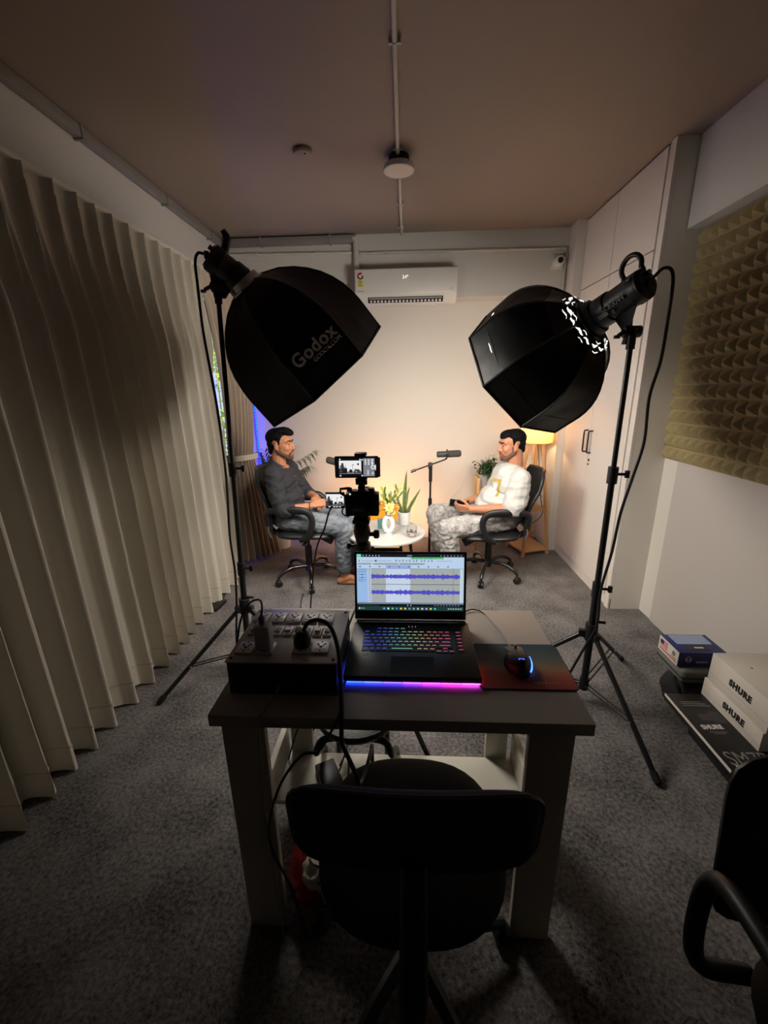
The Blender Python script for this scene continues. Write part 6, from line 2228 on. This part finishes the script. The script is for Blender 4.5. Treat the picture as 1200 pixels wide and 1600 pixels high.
white_box(0.2005, 0.284, 1.289, 1.290, 1.600, 'white card box with black lettering, lower of two stacked by the wall', 1.425)
white_box(0.2845, 0.412, 1.292, 1.285, 1.590, 'white card box with black lettering, upper of two stacked by the wall', 1.425)
t = thing('tool_bag', (1.40, 1.77, 0), 'dark soft equipment bag under the grey case near the wall', 'bag')
bg = MB()
bg.ell((1.40, 1.77, 0.09), (0.155, 0.125, 0.088)).ell((1.34, 1.74, 0.07), (0.10, 0.10, 0.068)).ell((1.46, 1.79, 0.07), (0.1, 0.1, 0.068))
organic(bg, 'bag_body', M['black_fabric'], t, 0.008, 4, wr(0.006, (14, 14, 14), 3.0))
MB().tube([(1.28, 1.70, 0.11), (1.25, 1.68, 0.16), (1.25, 1.72, 0.185), (1.30, 1.74, 0.17)], 0.008, 8, smooth=5).build('strap', M['black_fabric'], t)
t = thing('grey_case', (1.40, 1.78, 0.178), 'grey zipped case with rounded corners beneath the blue headset box', 'case')
MB().bb((1.255, 1.680, 0.178), (1.53, 1.885, 0.252)).build('shell', M['grey_case'], t, bevel=0.022, seg=4)
MB().tube(rrect(1.254, 1.679, 1.531, 1.886, 0.022, 0.212), 0.0035, 6, closed=True).build('zip', M['black'], t)
MB().tube([(1.40, 1.677, 0.215), (1.42, 1.655, 0.225), (1.46, 1.655, 0.225), (1.48, 1.677, 0.215)], 0.006, 8, smooth=4).build('carry_handle', M['black'], t)
# blue headset box with flag and headphone symbols
t = thing('headset_box', (1.36, 1.77, 0.2525), 'navy and pale blue headset box with small flag, topmost by the wall', 'box')
X0, X1, Y0, Y1, Z0, Z1 = 1.245, 1.455, 1.712, 1.862, 0.2525, 0.325
MB().bb((X0, Y0, Z0), (X1, Y1, Z1)).build('carton', M['blue_card'], t, bevel=0.001)
e_ = 0.0006
MB().bb((X0 - e_, Y0 + 0.001, Z0 + 0.001), (X0 + e_, Y1 - 0.001, Z1 - 0.001)).build('white_end', M['box_white'], t, smooth=False)
MB().bb((X0 + 0.03, Y0 + 0.07, Z1), (X1 - 0.02, Y1 - 0.005, Z1 + e_)).build('pale_panel', M['pale_blue'], t, smooth=False)
MB().bb((X0 + 0.06, Y0 + 0.02, Z1), (X0 + 0.15, Y0 + 0.065, Z1 + 2 * e_)).build('dark_panel', M['box_black'], t, smooth=False)
MB().bb((X0 + 0.09, Y0 + 0.035, Z1), (X0 + 0.13, Y0 + 0.045, Z1 + 3 * e_)).build('print_mark', M['print_white'], t, smooth=False)
fm = [M['print_white'], M['red'], M['blue_card']]
fg = MB()
fy0, fy1, fz0, fz1 = Y1 - 0.068, Y1 - 0.012, Z0 + 0.026, Z1 - 0.012
for k in range(7):
    fg.bb((X0 - 2 * e_, fy0, fz0 + (fz1 - fz0) * k / 7), (X0 - e_, fy1, fz0 + (fz1 - fz0) * (k + 1) / 7), 1 if k % 2 == 0 else 0)
fg.bb((X0 - 3 * e_, fy1 - 0.025, fz0 + (fz1 - fz0) * 0.45), (X0 - e_, fy1, fz1), 2)
fg.build('flag', fm, t, smooth=False)
MB().bb((X0 - 2 * e_, Y0 + 0.012, Z0 + 0.012), (X0 - e_, Y1 - 0.012, Z0 + 0.018)).build('red_line', M['red'], t, smooth=False)
MB().cyl((X0 - 2 * e_, Y0 + 0.035, Z0 + 0.045), (X0 - e_, Y0 + 0.035, Z0 + 0.045), 0.012).bb((X0 - 2 * e_, Y0 + 0.015, Z0 + 0.024), (X0 - e_, Y0 + 0.055, Z0 + 0.029)).build('badge', M['print_grey'], t, smooth=False)
for x in (X0 + 0.045, X1 - 0.045):
    hb = MB()
    hb.tube([V((x + 0.013 * math.cos(a), Y0 - e_, Z0 + 0.038 + 0.013 * math.sin(a))) for a in [2 * PI * i / 18 for i in range(18)]], 0.0016, 5, closed=True)
    hb.bb((x - 0.008, Y0 - 2 * e_, Z0 + 0.030), (x - 0.004, Y0, Z0 + 0.042)).bb((x + 0.004, Y0 - 2 * e_, Z0 + 0.030), (x + 0.008, Y0, Z0 + 0.042))
    hb.build('headphone_symbol', M['print_white'], t, smooth=False)
text('lettering', 'Lapcare', 0.016, M['print_white'], t, ((X0 + X1) / 2, Y0 - e_, Z0 + 0.026), (1, 0, 0), (0, 0, 1))

# ================================================================== STOOL UNDER THE DESK
SXC, SYC, SZ = -0.170, 1.195, 0.45
t = thing('stool', (SXC, SYC, 0), 'black tube-legged stool pushed under the far side of the desk', 'stool')
mb = MB()
mb.lathe([(0.0, -0.036), (0.11, -0.034), (0.138, -0.02), (0.145, -0.006), (0.138, 0.006), (0.10, 0.012), (0, 0.014)], (SXC, SYC, SZ - 0.012), n=40, cap=False)
mb.build('seat', M['leather'], t)
for sx in (-1, 1):
    pts = [(SXC + sx * 0.06, SYC - 0.09, SZ - 0.05), (SXC + sx * 0.105, SYC - 0.10, SZ - 0.055), (SXC + sx * 0.125, SYC - 0.105, SZ - 0.10), (SXC + sx * 0.135, SYC + 0.055, 0.20 + 0.002), (SXC + sx * 0.135, SYC + 0.06, 0.012)]
    MB().tube(pts, 0.0115, 10, smooth=5).build('leg', M['black_metal'], t)
    pts = [(SXC + sx * 0.05, SYC + 0.09, SZ - 0.05), (SXC + sx * 0.08, SYC + 0.10, SZ - 0.055), (SXC + sx * 0.09, SYC + 0.11, SZ - 0.10), (SXC + sx * 0.10, SYC + 0.15, 0.01)]
    MB().tube(pts, 0.0115, 10, smooth=5).build('leg', M['black_metal'], t)

# ================================================================== CHAIR IN FRONT OF THE DESK
def task_chair(loc, ang, label, cat, W=0.19, arms=False, zs=0.49, H=0.17, zb=0.79):
    t = thing('task_chair', (0, 0, 0), label, cat)
    # faces +Y ; backrest at -Y
    mb = MB()

    def seat(i, j):
        a = 2 * PI * i
        th = -PI / 2 + PI * j
        ca, sa = math.cos(a), math.sin(a)
        sq = 1.0 / max(abs(ca) ** 2.6 + abs(sa) ** 2.6, 1e-6) ** (1 / 2.6)
        r = max(0.0, math.cos(th)) ** 0.4
        return Vector((ca * sq * 0.215 * r, 0.22 + sa * sq * 0.215 * r, zs - 0.035 + 0.035 * math.sin(th)))
    mb.grid(seat, 44, 14)
    mb.build('seat', M['black_fabric'], t)
    b = MB()

    def backp(i, j):
        # closed rounded slab: i around the outline, j front to back
        a = 2 * PI * i
        th = -PI / 2 + PI * j
        ca, sa = math.cos(a), math.sin(a)
        sq = 1.0 / max(abs(ca) ** 7 + abs(sa) ** 7, 1e-6) ** (1 / 7)
        r = max(0.0, math.cos(th)) ** 0.3
        x, z = ca * sq * W * (1 - 0.0) * r, sa * sq * H * 0.5 * r
        y = -0.02 + 0.030 * math.sin(th) + 0.35 * x * x - 0.12 * (z)
        return Vector((x, y, zb + z + 0.07))
    b.grid(backp, 60, 14)
    b.build('backrest', M['black_fabric'], t)
    rim = [backp(i / 60, 0.5) for i in range(60)]
    MB().tube(rim, 0.006, 6, closed=True).build('back_piping', M['black'], t)
    MB().tube([(0, -0.045, zb + 0.04), (0, -0.085, zs + 0.02), (0, -0.03, zs - 0.075), (0, 0.15, zs - 0.085)], [0.022, 0.026, 0.026, 0.022], 10, smooth=5, flat=1.0).build('back_bar', M['black_metal'], t)
    MB().box((0, 0.2, zs - 0.082), (0.2, 0.2, 0.02)).build('seat_plate', M['black_metal'], t, bevel=0.003)
    if arms:
        for s in (-1, 1):
            pts = [(s * 0.16, 0.05, zs - 0.06), (s * 0.26, 0.05, zs - 0.04), (s * 0.275, 0.04, zs + 0.1), (s * 0.27, 0.06, zs + 0.19), (s * 0.27, 0.16, zs + 0.22), (s * 0.27, 0.30, zs + 0.21), (s * 0.275, 0.36, zs + 0.14), (s * 0.26, 0.34, zs + 0.02), (s * 0.18, 0.30, zs - 0.06)]
            MB().tube(pts, 0.017, 10, smooth=6).build('armrest', M['black'], t)
    MB().cyl((0, 0.2, 0.10), (0, 0.2, 0.27), 0.026).cyl((0, 0.2, 0.26), (0, 0.2, zs - 0.08), 0.016).build('gas_column', M['black_metal'], t)
    for k in range(5):
        an = 2 * PI * k / 5 + 0.3
        d = Vector((math.cos(an), math.sin(an), 0))
        c0 = Vector((0, 0.2, 0))
        lg = MB().tube([c0 + d * 0.02 + Vector((0, 0, 0.11)), c0 + d * 0.14 + Vector((0, 0, 0.105)), c0 + d * 0.27 + Vector((0, 0, 0.07))], [0.022, 0.018, 0.014], 8, smooth=4).build('base_leg', M['black'], t)
        s = Vector((-d.y, d.x, 0))
        c = c0 + d * 0.27 + Vector((0, 0, 0.0265))
        MB().lathe([(0.022, -0.02), (0.026, -0.014), (0.026, 0.014), (0.022, 0.02)], c, s, 16).cyl(c, c + Vector((0, 0, 0.045)), 0.007).build('caster', M['black'], lg)
    t.location = loc
    t.rotation_euler = (0, 0, ang)
    return t


task_chair((0.012, 0.53, 0), 0.0, 'black padded task chair tucked up to the front of the desk', 'chair', W=0.205, H=0.165, zb=0.735, zs=0.50)
task_chair((0.835, 0.60, 0), PI - 0.08, 'black task chair with loop armrests at the edge of the view beside the boxes', 'chair', W=0.235, arms=True, H=0.36, zb=0.59, zs=0.45)

# crumpled red and white bag under the desk
t = thing('carrier_bag', (-0.29, 0.87, 0), 'crumpled red and white carrier bag on the carpet under the desk', 'bag')
bg = MB()
bg.ell((-0.285, 0.92, 0.07), (0.065, 0.07, 0.068)).ell((-0.26, 0.90, 0.10), (0.04, 0.05, 0.05)).ell((-0.31, 0.93, 0.09), (0.035, 0.05, 0.07))
organic(bg, 'bag_body', M['red'], t, 0.006, 2, wr(0.014, (22, 22, 22), 6.0, 0.006, 60))
bg = MB()
bg.ell((-0.255, 0.885, 0.125), (0.045, 0.04, 0.04)).ell((-0.235, 0.875, 0.085), (0.03, 0.03, 0.045))
organic(bg, 'white_panel', M['box_white'], t, 0.005, 2, wr(0.012, (30, 30, 30), 9.0, 0.005, 60))
MB().tube([(-0.29, 0.90, 0.15), (-0.27, 0.86, 0.19), (-0.24, 0.86, 0.17), (-0.225, 0.87, 0.13)], 0.0035, 6, smooth=5).build('handle', M['black'], t)
